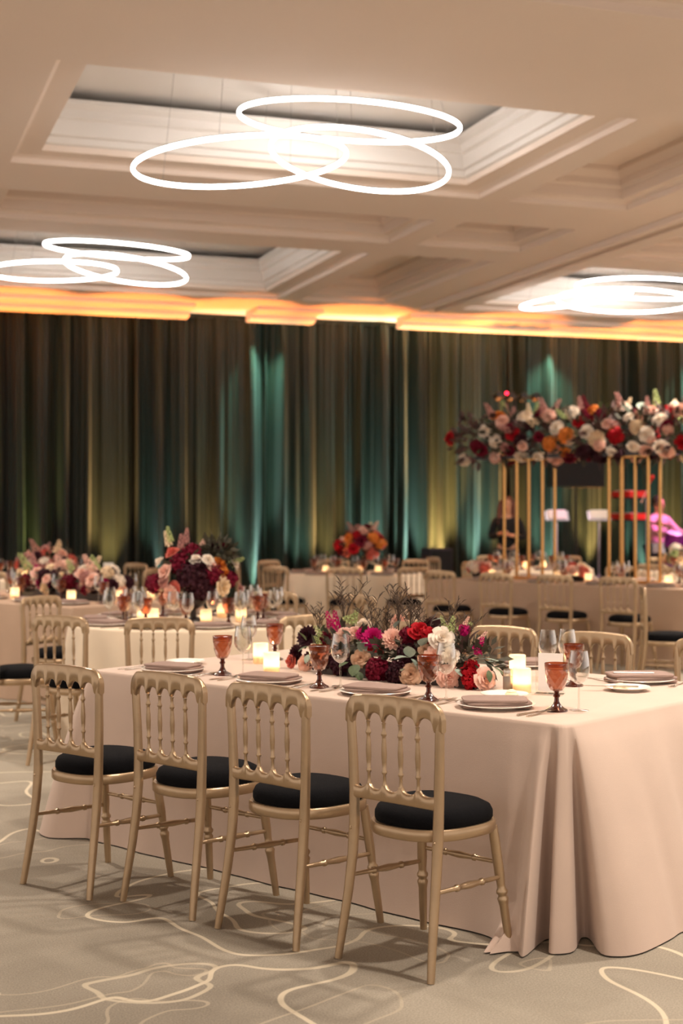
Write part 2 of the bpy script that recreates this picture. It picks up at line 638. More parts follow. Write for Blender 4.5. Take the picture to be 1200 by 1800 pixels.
for k in range(10):                  # orange cans aimed past the drapes at the ceiling trim
    u = 0.6 + 1.4 * k
    while any(abs(u - w) < 0.2 for w in CAN_U):
        u += 0.05
    p = UV(u, VC - 0.42)
    root = thing('uplight', 'short black floor can lamp throwing orange light up to the ceiling trim', 'uplight', p, RA, 'orange floor uplights under the drapes')
    if 'orange' not in M_lens:
        M_lens['orange'] = emitter('orange_lens', (255, 140, 50), 2.0)
        can = MB().lathe([(0.0, 0.0), (0.075, 0.0), (0.08, 0.02), (0.08, 0.16), (0.086, 0.165), (0.086, 0.18), (0.07, 0.18), (0.07, 0.165)], 20).mesh('uplight_can', M_blackplastic)
        lens = MB().lathe([(0.07, 0.168), (0.0, 0.168)], 20).mesh('uplight_lens', M_lens['orange'], 0)
    kid('can', can, root)
    kid('lens', lens, root)
    lamp('uplight_beam', 'SPOT', (p.x, p.y, 0.19), 800, (1.0, 0.27, 0.05), target=UV(u, 18.85, ZC), spot_size=R_(27), spot_blend=0.7, shadow_soft_size=0.06)
for px, e in ((458, 50), (958, 62), (1210, 50)):
    u = drape_u(px)
    p = UV(u, VC - 0.36, ZC - 0.16)
    root = thing('downlight', 'small black spot lamp throwing green light down the drapes', 'downlight', p, RA, 'green spot lamps above the drapes')
    b = MB()
    b.lathe([(0.0, 0.16), (0.03, 0.16), (0.05, 0.12), (0.055, 0.0), (0.045, 0.0), (0.045, 0.03), (0.0, 0.03)], 18)
    kid('can', b.mesh('downlight_can', M_blackplastic), root)
    lamp('downlight_beam', 'SPOT', (p.x, p.y, p.z - 0.01), e * 2.2, (0.42, 1.0, 0.76), target=UV(u, VC, 2.6), spot_size=R_(75), spot_blend=1.0, shadow_soft_size=0.05)

# ------------------------------------------------------------------ ring chandeliers


def chandelier(label, rings, zt, cx):
    c0 = Vector((cx[0], cx[1], zt))
    root = thing('ring_chandelier', label, 'chandelier', c0)
    b = MB()
    b.lathe([(0.0, 0.0), (0.16, 0.0), (0.17, -0.02), (0.17, -0.04), (0.0, -0.045)], 28)
    kid('ceiling_plate', b.mesh('ceiling_plate', M_white_pl), root)
    for (p, D, rx, ry) in rings:
        loc = p - c0
        rot = Euler((rx, ry, 0))
        rr = MB().ring(D / 2, 0.012, 96, 8, 0.016)
        o = kid('ring', rr.mesh('ring_lamp', M_ring), root, loc=loc, rot=rot)
        bd = MB().ring(D / 2, 0.014, 96, 4, 0.004)
        kid('ring_band', bd.mesh('ring_band', M_darkmetal), o, loc=(0, 0, 0.016))
        m = rot.to_matrix()
        for a in (0.4, 2.5, 4.6):
            q = m @ Vector((D / 2 * math.cos(a), D / 2 * math.sin(a), 0.02)) + loc
            e = Vector((q.x * 0.92, q.y * 0.92, 0.0))
            kid('cable', MB().tube([q, e], 0.0022, 4).mesh('cable', M_cable, 0), root)


ZT = ZC + 0.53
chandelier('three white light rings hung in the light well with bare beams around it', [
    (at(422, 286, 10.3), 1.545, 0.02, -0.085), (at(632, 283, 10.6), 1.34, -0.08, 0.15), (at(614, 214, 10.8), 1.68, 0.09, 0.07)], ZT, (-0.25, 10.6))
chandelier('three white light rings hung nearest the dark green end of the drapes', [
    (at(92, 477, 15.7), 1.42, 0.02, -0.03), (at(221, 474, 15.9), 1.36, -0.06, 0.12), (at(206, 440, 16.1), 1.62, 0.07, 0.07)], ZT, UV(3.1, 16.3).xy)
chandelier('three white light rings hung above the tall floral stand and the band', [
    (at(1012, 527, 18.3), 1.42, 0.03, -0.12), (at(1098, 529, 18.6), 1.76, -0.02, 0.05), (at(1140, 508, 18.9), 1.9, 0.02, 0.06)], ZT, UV(9.9, 16.3).xy)

# ------------------------------------------------------------------ chairs


def loft_rail(xs, zb, zt, th, bow, n_extra=0):
    """a board standing in x-z with rounded edges: lower and upper outline given per x"""
    mb = MB()
    vs, fs = [], []
    h = th / 2
    for x in xs:
        a, b = zb(x), zt(x)
        e = min(0.006, (b - a) * 0.3)
        y0 = -bow * (1 - (x / 0.2) ** 2)
        for (y, z) in ((-h, a + e), (-h, b - e), (-h + 0.005, b), (h - 0.005, b), (h, b - e), (h, a + e), (h - 0.005, a), (-h + 0.005, a)):
            vs.append((x, y + y0, z))
    n = 8
    for k in range(len(xs) - 1):
        for i in range(n):
            j = (i + 1) % n
            fs.append((k * n + i, (k + 1) * n + i, (k + 1) * n + j, k * n + j))
    fs.append(tuple(range(n)))
    fs.append(tuple((len(xs) - 1) * n + i for i in range(n - 1, -1, -1)))
    mb.add(vs, fs)
    return mb


SPX = (-0.105, -0.035, 0.035, 0.105)


def top_zb(x):
    ax = abs(x)
    if ax > 0.170:
        return 0.79
    c = [-0.1735] + list(SPX) + [0.1735]
    for a, b in zip(c[:-1], c[1:]):
        if a <= x <= b:
            m, w = (a + b) / 2, (b - a) / 2 - 0.003
            q = max(0.0, 1 - ((x - m) / w) ** 2)
            return 0.803 + 0.030 * math.sqrt(q)
    return 0.80


def top_zt(x):
    ax = abs(x)
    z = 0.882 + 0.012 * (1 - (x / 0.205) ** 2)
    r = 0.05
    if ax > 0.205 - r:
        d = min(r, ax - (0.205 - r))
        z -= r - math.sqrt(max(0, r * r - d * d))
    return max(z, 0.80)


def low_zb(x):
    return 0.537 + 0.004 * (1 - (x / 0.18) ** 2)


def low_zt(x):
    c = [-0.19] + list(SPX) + [0.19]
    for a, b in zip(c[:-1], c[1:]):
        if a <= x <= b:
            m, w = (a + b) / 2, (b - a) / 2
            q = max(0.0, 1 - ((x - m) / (w * 0.82)) ** 2)
            return 0.598 - 0.021 * math.sqrt(q)
    return 0.598


def outline(a, b, n=40, p=2.5, y0=0.0, taper=0.10):
    out = []
    for i in range(n):
        t = 2 * math.pi * i / n
        c, s = math.cos(t), math.sin(t)
        x = a * math.copysign(abs(c) ** (2 / p), c)
        y = b * math.copysign(abs(s) ** (2 / p), s)
        out.append((x * (1 + taper * y / b), y + y0))
    return out


def build_chair(label, group):
    t = thing('spindle_chair', label, 'chair', group=group)
    xs = sorted(set([-0.205 + 0.41 * i / 82 for i in range(83)] + [-0.2045, 0.2045, -0.2, 0.2]))
    kid('top_rail', loft_rail(xs, top_zb, top_zt, 0.024, 0.014).mesh('top_rail', M_gold, 50), t, loc=(0, -0.205, 0))
    xs = [-0.172 + 0.344 * i / 60 for i in range(61)]
    kid('lower_rail', loft_rail(xs, low_zb, low_zt, 0.02, 0.012).mesh('lower_rail', M_gold, 50), t, loc=(0, -0.2, 0))
    for s in (-1, 1):
        pts = [(0.197, -0.262, 0.0), (0.190, -0.246, 0.10), (0.183, -0.226, 0.22), (0.179, -0.209, 0.34), (0.178, -0.200, 0.45), (0.180, -0.198, 0.56),
               (0.184, -0.200, 0.68), (0.188, -0.204, 0.79), (0.190, -0.205, 0.845)]
        rr = [0.0135, 0.0155, 0.017, 0.0185, 0.0195, 0.0185, 0.0175, 0.0165, 0.012]
        kid('rear_leg', MB().tube([(s * x, y, z) for x, y, z in pts], rr, 12, flat=0.92).mesh('rear_leg', M_gold, 50), t)
        kid('bolt', MB().lathe([(0.0, 0.004), (0.004, 0.003), (0.006, 0.0), (0.006, -0.003)], 8).mesh('bolt', M_gold), t, loc=(s * 0.178, -0.2195, 0.435), rot=(math.pi / 2, 0, 0))
        prof = [(0, 0.0155), (0.1, 0.0175), (0.38, 0.0175), (0.47, 0.0145), (0.50, 0.0145), (0.515, 0.020), (0.535, 0.0205), (0.55, 0.015), (0.565, 0.0155), (0.58, 0.020), (0.60, 0.0185),
                (0.64, 0.0155), (0.8, 0.0145), (1.0, 0.0125)]
        kid('front_leg', MB().turned((s * 0.155, 0.135, 0.432), (s * 0.188, 0.19, 0.0), prof, 12).mesh('front_leg', M_gold, 50), t)
        st = [(0, 0.007), (0.2, 0.0085), (0.29, 0.0085), (0.30, 0.0125), (0.325, 0.0125), (0.335, 0.0085), (0.4, 0.0105), (0.5, 0.013), (0.6, 0.0105), (0.665, 0.0085),
              (0.675, 0.0125), (0.70, 0.0125), (0.71, 0.0085), (0.8, 0.0085), (1, 0.007)]
        kid('stretcher', MB().turned((s * 0.181, -0.219, 0.275), (s * 0.17, 0.165, 0.255), st, 10).mesh('stretcher', M_gold, 50), t)
    kid('stretcher', MB().turned((-0.167, 0.155, 0.305), (0.167, 0.155, 0.305), st, 10).mesh('stretcher', M_gold, 50), t)
    sp = [(0, 0.0085), (0.03, 0.0058), (0.12, 0.0055), (0.165, 0.0092), (0.195, 0.0098), (0.215, 0.0062), (0.25, 0.0066), (0.38, 0.0086), (0.50, 0.0095), (0.62, 0.0082), (0.75, 0.0060),
          (0.775, 0.0095), (0.80, 0.0088), (0.825, 0.0052), (0.94, 0.0058), (1, 0.0085)]
    for x in SPX:
        b = 0.013 * (1 - (x / 0.2) ** 2)
        kid('spindle', MB().turned((x, -0.205 - b, 0.802), (x, -0.2 - b, 0.592), sp, 10).mesh('spindle', M_gold, 50), t)
    o1 = outline(0.178, 0.19, y0=-0.01)
    o0 = outline(0.195, 0.205, y0=-0.01)
    n = len(o0)
    f = MB()
    rings = [[(x, y, 0.424) for x, y in o1], [(x, y, 0.422) for x, y in outline(0.19, 0.2, y0=-0.01)], [(x, y, 0.428) for x, y in o0], [(x, y, 0.453) for x, y in o0],
             [(x, y, 0.46) for x, y in outline(0.19, 0.2, y0=-0.01)], [(x, y, 0.46) for x, y in outline(0.165, 0.175, y0=-0.01)]]
    vs = [p for r in rings for p in r]
    fs = [(k * n + i, k * n + (i + 1) % n, (k + 1) * n + (i + 1) % n, (k + 1) * n + i) for k in range(len(rings) - 1) for i in range(n)]
    fs.append(tuple(range(n - 1, -1, -1)))
    f.add(vs, fs)
    kid('seat_frame', f.mesh('seat_frame', M_gold, 50), t)
    c = MB()
    rings = []
    for (k, z) in ((0.95, 0.455), (0.99, 0.468), (0.99, 0.488), (0.945, 0.506), (0.82, 0.519), (0.6, 0.527), (0.3, 0.531), (0.02, 0.532)):
        rings.append([(x, y, z) for x, y in outline(0.186 * k, 0.195 * k, y0=-0.006)])
    vs = [p for r in rings for p in r]
    fs = [(k * n + i, k * n + (i + 1) % n, (k + 1) * n + (i + 1) % n, (k + 1) * n + i) for k in range(len(rings) - 1) for i in range(n)]
    fs.append(tuple((len(rings) - 1) * n + i for i in range(n)))
    c.add(vs, fs)
    tag(kid('seat_cushion', c.mesh('seat_cushion', M_black, 60), t), 'black fabric seat cushion')
    return t


CHAIR = [None]


def chair(loc, rz, label, group):
    if CHAIR[0] is None:
        CHAIR[0] = build_chair(label, group)
        CHAIR[0].location = loc
        CHAIR[0].rotation_euler = (0, 0, rz)
        return CHAIR[0]
    return dup(CHAIR[0], loc, rz, label, group)


def face(d):
    return math.atan2(-d[0], d[1])


SR = face(S_)
ordn = ('first', 'second', 'third', 'fourth')
for i, (l, s, a) in enumerate(((2.98, 3.586, 0.0), (3.528, 3.551, 1.0), (4.067, 3.56, 0.0), (4.583, 3.47, -3.5))):
    chair(LS(l, s + 0.25), SR - R_(a), 'gold spindle chair with black cushion, %s along from the gathered cloth corner' % ordn[i],
          'gold chairs along the front of the blush table')
SB = face(-S_)
for (l, s, a, lab) in ((4.363, 6.04, 3, 'gold spindle chair across the blush table behind the candle and salt pot'),
                       (3.80, 6.04, 2, 'gold spindle chair across the blush table behind the card and goblets'),
                       (3.19, 6.06, -3, 'gold spindle chair across the blush table past the folded napkin with menu strip')):
    chair(LS(l, s), SB + R_(a), lab, 'gold chairs along the far side of the blush table')
for (l, s) in ((4.93, 6.05), (5.28, 5.75)):
    if l < 5:
        chair(LS(l, s), SB + R_(-2), 'gold spindle chair hidden behind the flower runner of the blush table', 'gold chairs along the far side of the blush table')

# ------------------------------------------------------------------ tables and their cloths
TZ = 0.765                          # upper face of the cloths


def cloth_mesh(pairs, mt, name, steps=10, ease=0.85, ztop=TZ, flaps=None):
    n = len(pairs)
    c = Vector((sum(p[0][0] for p in pairs) / n, sum(p[0][1] for p in pairs) / n))
    rings = [[(p[0][0] + (c.x - p[0][0]) * 0.02, p[0][1] + (c.y - p[0][1]) * 0.02, ztop) for p in pairs]]
    rings.append([(p[0][0] + (c.x - p[0][0]) * 0.004, p[0][1] + (c.y - p[0][1]) * 0.004, ztop - 0.004) for p in pairs])
    for k in range(steps + 1):
        t = k / steps
        e = t ** ease
        z = ztop - 0.016 + (0.006 - ztop + 0.016) * t
        row = []
        for p in pairs:
            x, y = p[0][0] + (p[1][0] - p[0][0]) * e, p[0][1] + (p[1][1] - p[0][1]) * e
            for fp, fo in (flaps or {}).items():          # a hem corner turned out over the carpet
                w = math.exp(-((p[1][0] - fp[0]) ** 2 + (p[1][1] - fp[1]) ** 2) / 0.0006) * max(0.0, (t - 0.8) / 0.2) ** 1.5
                x, y = x + fo.x * w, y + fo.y * w
            row.append((x, y, z))
        rings.append(row)
    mb = MB()
    vs = [v for r in rings for v in r]
    fs = [(k * n + i, (k + 1) * n + i, (k + 1) * n + (i + 1) % n, k * n + (i + 1) % n) for k in range(len(rings) - 1) for i in range(n)]
    fs.append(tuple(range(n)))
    mb.add(vs, fs)
    return mb.mesh(name, mt, 60)


def smooth_pairs(ctrl, sub=5):
    """closed Catmull-Rom through pairs of (top, bottom) points"""
    n = len(ctrl)
    out = []
    for i in range(n):
        P = [ctrl[(i + k - 1) % n] for k in range(4)]
        for j in range(sub):
            t = j / sub
            res = []
            for q in (0, 1):
                p0, p1, p2, p3 = [Vector(x[q]) for x in P]
                if q == 0:
                    res.append(p1.lerp(p2, t))
                else:
                    res.append(0.5 * ((2 * p1) + (p2 - p0) * t + (2 * p0 - 5 * p1 + 4 * p2 - p3) * t * t + (3 * p1 - p0 - 3 * p2 + p3) * t ** 3))
            out.append((tuple(res[0]), tuple(res[1])))
    return out


def rect_table_under(center, rz, lx, ly, label, group=None):
    t = thing('banquet_table', label, 'table', center, rz, group)
    b = MB()
    b.box((0, 0, TZ - 0.025), (lx, ly, 0.025))
    kid('table_top', b.mesh('table_top', M_wood, 0), t)
    for sx in (-1, 1):
        for sy in (-1, 1):
            kid('leg', MB().tube([(sx * (lx / 2 - 0.2), sy * (ly / 2 - 0.12), 0), (sx * (lx / 2 - 0.2), sy * (ly / 2 - 0.12), TZ - 0.037)], 0.016, 8).mesh('table_leg', M_darkmetal), t)
    return t


# ---- the blush table in front (table frame: x runs along -L, y along S)
T1c = LS(3.98, 4.90)
T1r = math.atan2((-L_).y, (-L_).x)


def t1(l, s):                      # (L, S) -> local coordinates of the front table
    p = LS(l, s) - T1c
    return (p.x * -L_.x + p.y * -L_.y, p.x * S_.x + p.y * S_.y)


la, lb, sa, sb = 2.675, 5.287, 4.185, 5.615
ctrl = []
rn = random.Random(3)


def wave(a, b):
    return rn.uniform(a, b)


# front side, from the far left end towards the gathered corner
N1 = 34
for i in range(N1):
    l = lb - 0.08 - (lb - 0.08 - 2.97) * i / (N1 - 1)
    ctrl.append(((l, sa), (l + wave(-0.01, 0.01), 4.095 + 0.006 * math.sin(l * 9) + 0.003 * math.sin(l * 23 + 1))))
ctrl += [((2.92, sa), (2.92, 4.09)), ((2.87, sa), (2.865, 4.06)), ((2.82, sa), (2.83, 4.07), (0.005, -0.13)), ((2.79, sa), (2.79, 4.06), (0.02, -0.12)), ((2.765, sa), (2.722, 3.985)), ((2.745, sa), (2.712, 4.01)),
         ((2.728, sa), (2.76, 4.19)), ((2.712, sa), (2.725, 4.21)), ((2.70, sa + 0.004), (2.675, 4.085)), ((2.69, sa + 0.010), (2.64, 4.085)), ((2.683, sa + 0.02), (2.615, 4.15)),
         ((2.678, sa + 0.032), (2.675, 4.29)), ((2.675, sa + 0.045), (2.645, 4.30)), ((2.675, sa + 0.065), (2.53, 4.185)), ((2.675, sa + 0.095), (2.465, 4.205)),
         ((2.675, sa + 0.14), (2.435, 4.27)), ((2.675, sa + 0.2), (2.43, 4.36))]
for i in range(14):
    s = 4.5 + (sb - 0.08 - 4.5) * i / 13
    ctrl.append(((la, s), (2.455 + 0.022 * math.sin(s * 8) + 0.012 * math.sin(s * 21), s)))
ctrl += [((la + 0.02, sb - 0.02), (2.53, 5.70)), ((la + 0.08, sb), (2.72, 5.76))]
for i in range(24):
    l = la + 0.2 + (lb - la - 0.4) * i / 23
    ctrl.append(((l, sb), (l, 5.75 + 0.02 * math.sin(l * 17))))
ctrl += [((lb - 0.05, sb), (5.33, 5.78)), ((lb, sb - 0.04), (5.42, 5.70))]
for i in range(12):
    s = sb - 0.15 + (sa + 0.15 - sb + 0.15) * i / 11
    ctrl.append(((lb, s), (5.42 + 0.03 * math.sin(s * 15), s)))
ctrl += [((lb, sa + 0.06), (5.40, 4.12)), ((lb - 0.01, sa + 0.02), (5.47, 4.05)), ((lb - 0.04, sa), (5.33, 4.00))]
flaps = {}
for c in ctrl:
    if len(c) > 2:
        q = L_ * c[2][0] + S_ * c[2][1]
        flaps[t1(*c[1])] = Vector((q.x * -L_.x + q.y * -L_.y, q.x * S_.x + q.y * S_.y))
ctrl = [(t1(*c[0]), t1(*c[1])) for c in ctrl]
rect_table_under(T1c, T1r, lb - la - 0.03, sb - sa - 0.03, 'long banquet table under the blush floor-length cloth with the gathered corner')
cl = link('tablecloth', cloth_mesh(smooth_pairs(ctrl, 4), M_linen, 'blush_cloth', 20, 0.78, TZ, flaps), loc=T1c, rot=(0, 0, T1r))
tag(cl, 'blush floor-length tablecloth with gathered folds at the front corner', 'tablecloth')


def gen_rect_cloth(lx, ly, flare=0.12, seed=0):
    r = random.Random(seed)
    pr = []
    hx, hy = lx / 2, ly / 2
    path = []
    for (a, b) in (((-hx, -hy), (hx, -hy)), ((hx, -hy), (hx, hy)), ((hx, hy), (-hx, hy)), ((-hx, hy), (-hx, -hy))):
        a, b = Vector(a), Vector(b)
        d = (b - a)
        ln = d.length
        d.normalize()
        nrm = Vector((d.y, -d.x))
        n = int(ln / 0.08)
        for i in range(n):
            s = 0.06 + (ln - 0.12) * i / (n - 1)
            p = a + d * s
            off = flare * (0.75 + 0.25 * math.sin(s * 17 + seed)) + 0.02 * math.sin(s * 41)
            ed = min(s, ln - s)
            if ed < 0.25:
                off += 0.05 * math.cos(ed * 60)
            pr.append((tuple(p), tuple(p + nrm * off)))
        q = b + Vector((nrm + Vector((-nrm.y, nrm.x)))) * 0.0
        pr.append((tuple(b), tuple(b + (nrm + d).normalized() * flare * 1.9)))
    return pr


def rect_table(l, s, lx, ly, mt, lab_t, lab_c, seed):
    c = LS(l, s)
    rect_table_under(c, T1r, lx - 0.03, ly - 0.03, lab_t)
    o = link('tablecloth', cloth_mesh(gen_rect_cloth(lx, ly, 0.11, seed), mt, 'rect_cloth', 6), loc=c, rot=(0, 0, T1r))
    tag(o, lab_c, 'tablecloth')
    return c


def round_table(c, r, mt, lab_t, lab_c, seed, folds=15):
    t = thing('banquet_table', lab_t, 'table', (c[0], c[1], 0))
    kid('table_top', MB().lathe([(0, TZ - 0.037), (r - 0.015, TZ - 0.037), (r - 0.015, TZ - 0.014), (0, TZ - 0.014)], 40).mesh('round_top', M_wood), t)
    for a in range(4):
        x, y = 0.5 * r * math.cos(a * math.pi / 2), 0.5 * r * math.sin(a * math.pi / 2)
        kid('leg', MB().tube([(x, y, 0), (x, y, TZ - 0.037)], 0.016, 8).mesh('table_leg', M_darkmetal), t)
    pr = []
    n = 180
    for i in range(n):
        a = 2 * math.pi * i / n
        f = math.sin(folds * a + seed + 0.6 * math.sin(3 * a))
        off = 0.055 + 0.05 * f + 0.012 * math.sin(7 * a + seed)
        pr.append(((r * math.cos(a), r * math.sin(a)), ((r + off) * math.cos(a), (r + off) * math.sin(a))))
    o = link('tablecloth', cloth_mesh(pr, mt, 'round_cloth', 7), loc=(c[0], c[1], 0))
    tag(o, lab_c, 'tablecloth')


T2 = Vector((-1.0, 9.6))
T6 = Vector((0.15, 17.1))
T4 = Vector((-3.35, 15.9))
T9 = Vector((2.45, 18.6))
T8 = Vector((4.55, 17.8))
T7 = Vector((3.85, 11.4))
round_table(T2, 0.83, M_cream, 'round banquet table under the cream cloth with the burgundy centrepiece', 'cream floor-length cloth under the burgundy centrepiece, behind the blush table', 1)
round_table(T6, 0.83, M_cream, 'round banquet table in front of the drapes under a candlelit cream cloth', 'candlelit cream cloth on the round table in front of the drapes', 2)
round_table(T4, 0.83, M_cream, 'round banquet table beside the darkest drapes', 'cream cloth on the round table beside the darkest drapes', 3)
round_table(T9, 0.83, M_cream, 'round banquet table between the drapes and the gold flower stand', 'cream cloth on the round table between drapes and gold flower stand', 4)
round_table(T8, 0.83, M_cream, 'round banquet table with pale low flowers in front of the drum kit', 'cream cloth under the pale low flowers in front of the drum kit', 5)
round_table(T7, 0.83, M_cream, 'round banquet table next to the lone chair facing away from the taupe table', 'cream cloth on the round table next to the lone chair', 6)
T5c = rect_table(7.65, 12.95, 3.9, 1.3, M_taupe_cloth, 'long banquet table carrying the tall gold flower stands', 'taupe floor-length cloth under the tall gold flower stands', 7)
T3c = rect_table(10.1, 7.5, 2.6, 1.35, M_taupe_cloth, 'long banquet table with the long low rose runner beside the round cream table', 'taupe cloth under the long low rose runner', 8)

# chairs round the other tables: position of the seat centre, facing


def around(c, angs, r, label, group):
    for a in angs:
        d = Vector((math.cos(R_(a)), math.sin(R_(a))))
        p = c + d * r
        chair((p.x, p.y, 0), face(-d), label, group)


around(T2, (148, 209, 242, 268, 305, 36, 70), 1.19, 'gold spindle chair drawn up to the round table with the burgundy centrepiece', 'chairs round the burgundy centrepiece table')
around(T6, (-130, -95, -62, -15, 55, 100, 140, 180), 1.19, 'gold spindle chair drawn up to the round table in front of the drapes', 'chairs round the candlelit table')
around(T4, (-100, -60, -20, 15, 50, 90, 130), 1.19, 'gold spindle chair drawn up to the round table beside the darkest drapes', 'chairs round the table by the darkest drapes')
around(T9, (60, 105, 150, 235), 1.19, 'gold spindle chair drawn up to the round table between drapes and gold flower stand', 'chairs round the table behind the gold stand')
around(T8, (100, -130), 1.19, 'gold spindle chair drawn up to the round table with pale low flowers', 'chairs round the pale flower table')
around(T7, (172,), 1.2, 'lone gold spindle chair facing away from the taupe table', '')
for i, l in enumerate((9.03, 8.32, 7.62, 6.92)):
    chair(LS(l, 11.95), SR, 'gold spindle chair on the near side of the taupe table, %s from the singer end' % ordn[i], 'chairs along the near side of the taupe table')
for i, l in enumerate((9.0, 8.3, 7.6, 6.9)):
    chair(LS(l, 13.95), SB, 'gold spindle chair on the drape side of the taupe table, %s from the singer end' % ordn[i], 'chairs along the drape side of the taupe table')

# ------------------------------------------------------------------ tableware: one of each, then copies
TOP = TZ - 0.0005
PROTO = {}


def proto(key, builder):
    def place(loc, rz, label, group=None, scale=None):
        if key not in PROTO:
            o = builder()
            PROTO[key] = o
            o.location = loc
            o.rotation_euler = (0, 0, rz)
            tag(o, label, None, group)
            if scale:
                o.scale = (scale,) * 3
            return o
        return dup(PROTO[key], loc, rz, label, group if group else '', scale=scale)
    return place


def b_goblet():
    t = thing('amber_goblet', '-', 'goblet')
    f = MB()
    n = 10
    prof = [(0.0225, 0.078), (0.030, 0.090), (0.0365, 0.106), (0.0405, 0.124), (0.0425, 0.142), (0.0435, 0.158)]
    vs, fs = [], []
    for k, (r, z) in enumerate(prof):
        for i in range(n):
            a = 2 * math.pi * (i + 0.5 * (k % 2)) / n
            vs.append((r * math.cos(a), r * math.sin(a), z))
    for k in range(len(prof) - 1):
        for i in range(n):
            j = (i + 1) % n
            a, b, c, d = k * n + i, k * n + j, (k + 1) * n + i, (k + 1) * n + j
            fs += ([(a, b, c), (b, d, c)] if k % 2 == 0 else [(a, d, c), (a, b, d)])
    f.add(vs, fs)
    kid('bowl', f.mesh('goblet_bowl', M_amber, 0), t)
    kid('rim', MB().lathe([(0.0437, 0.156), (0.0445, 0.166), (0.0442, 0.178), (0.0425, 0.1785), (0.0422, 0.166)], 28).mesh('goblet_rim', M_amber), t)
    kid('stem', MB().lathe([(0.0235, 0.0795), (0.016, 0.0765), (0.0095, 0.071), (0.0095, 0.064), (0.0135, 0.060), (0.0135, 0.055), (0.009, 0.050), (0.0095, 0.038), (0.013, 0.03)], 14).mesh('goblet_stem', M_amber_d), t)
    ft = MB()
    vs, fs = [], []
    pr = [(0.012, 0.031), (0.018, 0.021), (0.028, 0.013), (0.038, 0.008), (0.0405, 0.005), (0.0405, 0.0), (0.0, 0.0)]
    m = 32
    for k, (r, z) in enumerate(pr):
        for i in range(m):
            a = 2 * math.pi * i / m
            rr = r * (1 + (0.03 * math.cos(16 * a) if 1 <= k <= 4 else 0))
            vs.append((rr * math.cos(a), rr * math.sin(a), z))
    fs = [(k * m + i, k * m + (i + 1) % m, (k + 1) * m + (i + 1) % m, (k + 1) * m + i) for k in range(len(pr) - 1) for i in range(m)]
    ft.add(vs, fs)
    kid('foot', ft.mesh('goblet_foot', M_amber_d), t)
    return t


def b_wine():
    t = thing('wine_glass', '-', 'wine glass')
    kid('bowl', MB().lathe([(0.0035, 0.098), (0.012, 0.101), (0.026, 0.112), (0.037, 0.130), (0.0405, 0.148), (0.040, 0.170), (0.0365, 0.195), (0.032, 0.222), (0.0312, 0.2225),
                            (0.0355, 0.195), (0.039, 0.170), (0.0395, 0.149), (0.036, 0.131), (0.025, 0.114), (0.0, 0.104)], 28).mesh('wine_bowl', M_clear), t)
    kid('stem', MB().lathe([(0.008, 0.004), (0.0045, 0.012), (0.0036, 0.03), (0.0036, 0.085), (0.0042, 0.099)], 10).mesh('wine_stem', M_clear), t)
    kid('foot', MB().lathe([(0.0, 0.0), (0.036, 0.0), (0.037, 0.0015), (0.03, 0.0028), (0.012, 0.0045), (0.0, 0.006)], 28).mesh('wine_foot', M_clear), t)
    return t


def b_votive():
    t = thing('votive_candle', '-', 'candle')
    m = 48
    g = MB()
    vs = []
    pr = [(0.0, 0.0), (0.034, 0.0), (0.036, 0.003), (0.036, 0.098), (0.0345, 0.1), (0.0335, 0.098), (0.0335, 0.008), (0.0, 0.008)]
    for k, (r, z) in enumerate(pr):
        for i in range(m):
            a = 2 * math.pi * i / m
            rr = r * (1 + (0.018 * (i % 2) if 1 <= k <= 4 else 0))
            vs.append((rr * math.cos(a), rr * math.sin(a), z))
    g.add(vs, [(k * m + i, k * m + (i + 1) % m, (k + 1) * m + (i + 1) % m, (k + 1) * m + i) for k in range(len(pr) - 1) for i in range(m)])
    kid('ribbed_glass', g.mesh('votive_glass', M_votive, 25), t)
    kid('wax', MB().lathe([(0.0, 0.008), (0.03, 0.008), (0.03, 0.036), (0.024, 0.034), (0.0, 0.033)], 20).mesh('votive_wax', M_wax), t)
    kid('wick', MB().tube([(0, 0, 0.033), (0.001, 0, 0.042)], 0.0012, 5).mesh('wick', M_ink), t)
    kid('flame', MB().lathe([(0.0, 0.038), (0.005, 0.043), (0.0065, 0.049), (0.005, 0.057), (0.002, 0.066), (0.0, 0.071)], 10).mesh('flame', M_flame), t)
    return t


def b_plate(r, nm):
    def f():
        t = thing(nm, '-', 'plate')
        kid('well', MB().lathe([(0.0, 0.0), (r * 0.6, 0.0), (r * 0.62, 0.006), (0.0, 0.006)], 40).mesh('plate_well', M_china), t)
        kid('plate_rim', MB().lathe([(r * 0.6, 0.001), (r * 0.72, 0.009), (r * 0.98, 0.016), (r, 0.0175), (r * 0.985, 0.0195), (r * 0.72, 0.0125), (r * 0.6, 0.0055)], 48).mesh('plate_rim', M_china), t)
        return t
    return f


def slab(mb, cx, cy, z, w, d, th, rot, bulge=0.004):
    o = outline(w / 2, d / 2, 36, 7, 0, 0)
    c, s = math.cos(rot), math.sin(rot)
    rings = []
    for (k, dz) in ((0.97, 0.0), (1.0, th * 0.5), (0.985, th * 0.92), (0.8, th + bulge * 0.6), (0.4, th + bulge)):
        rings.append([(cx + c * x * k - s * y * k, cy + s * x * k + c * y * k, z + dz) for x, y in o])
    n = len(o)
    fs = [(q * n + i, q * n + (i + 1) % n, (q + 1) * n + (i + 1) % n, (q + 1) * n + i) for q in range(4) for i in range(n)]
    fs += [tuple(range(n - 1, -1, -1)), tuple(4 * n + i for i in range(n))]
    mb.add([p for r in rings for p in r], fs)


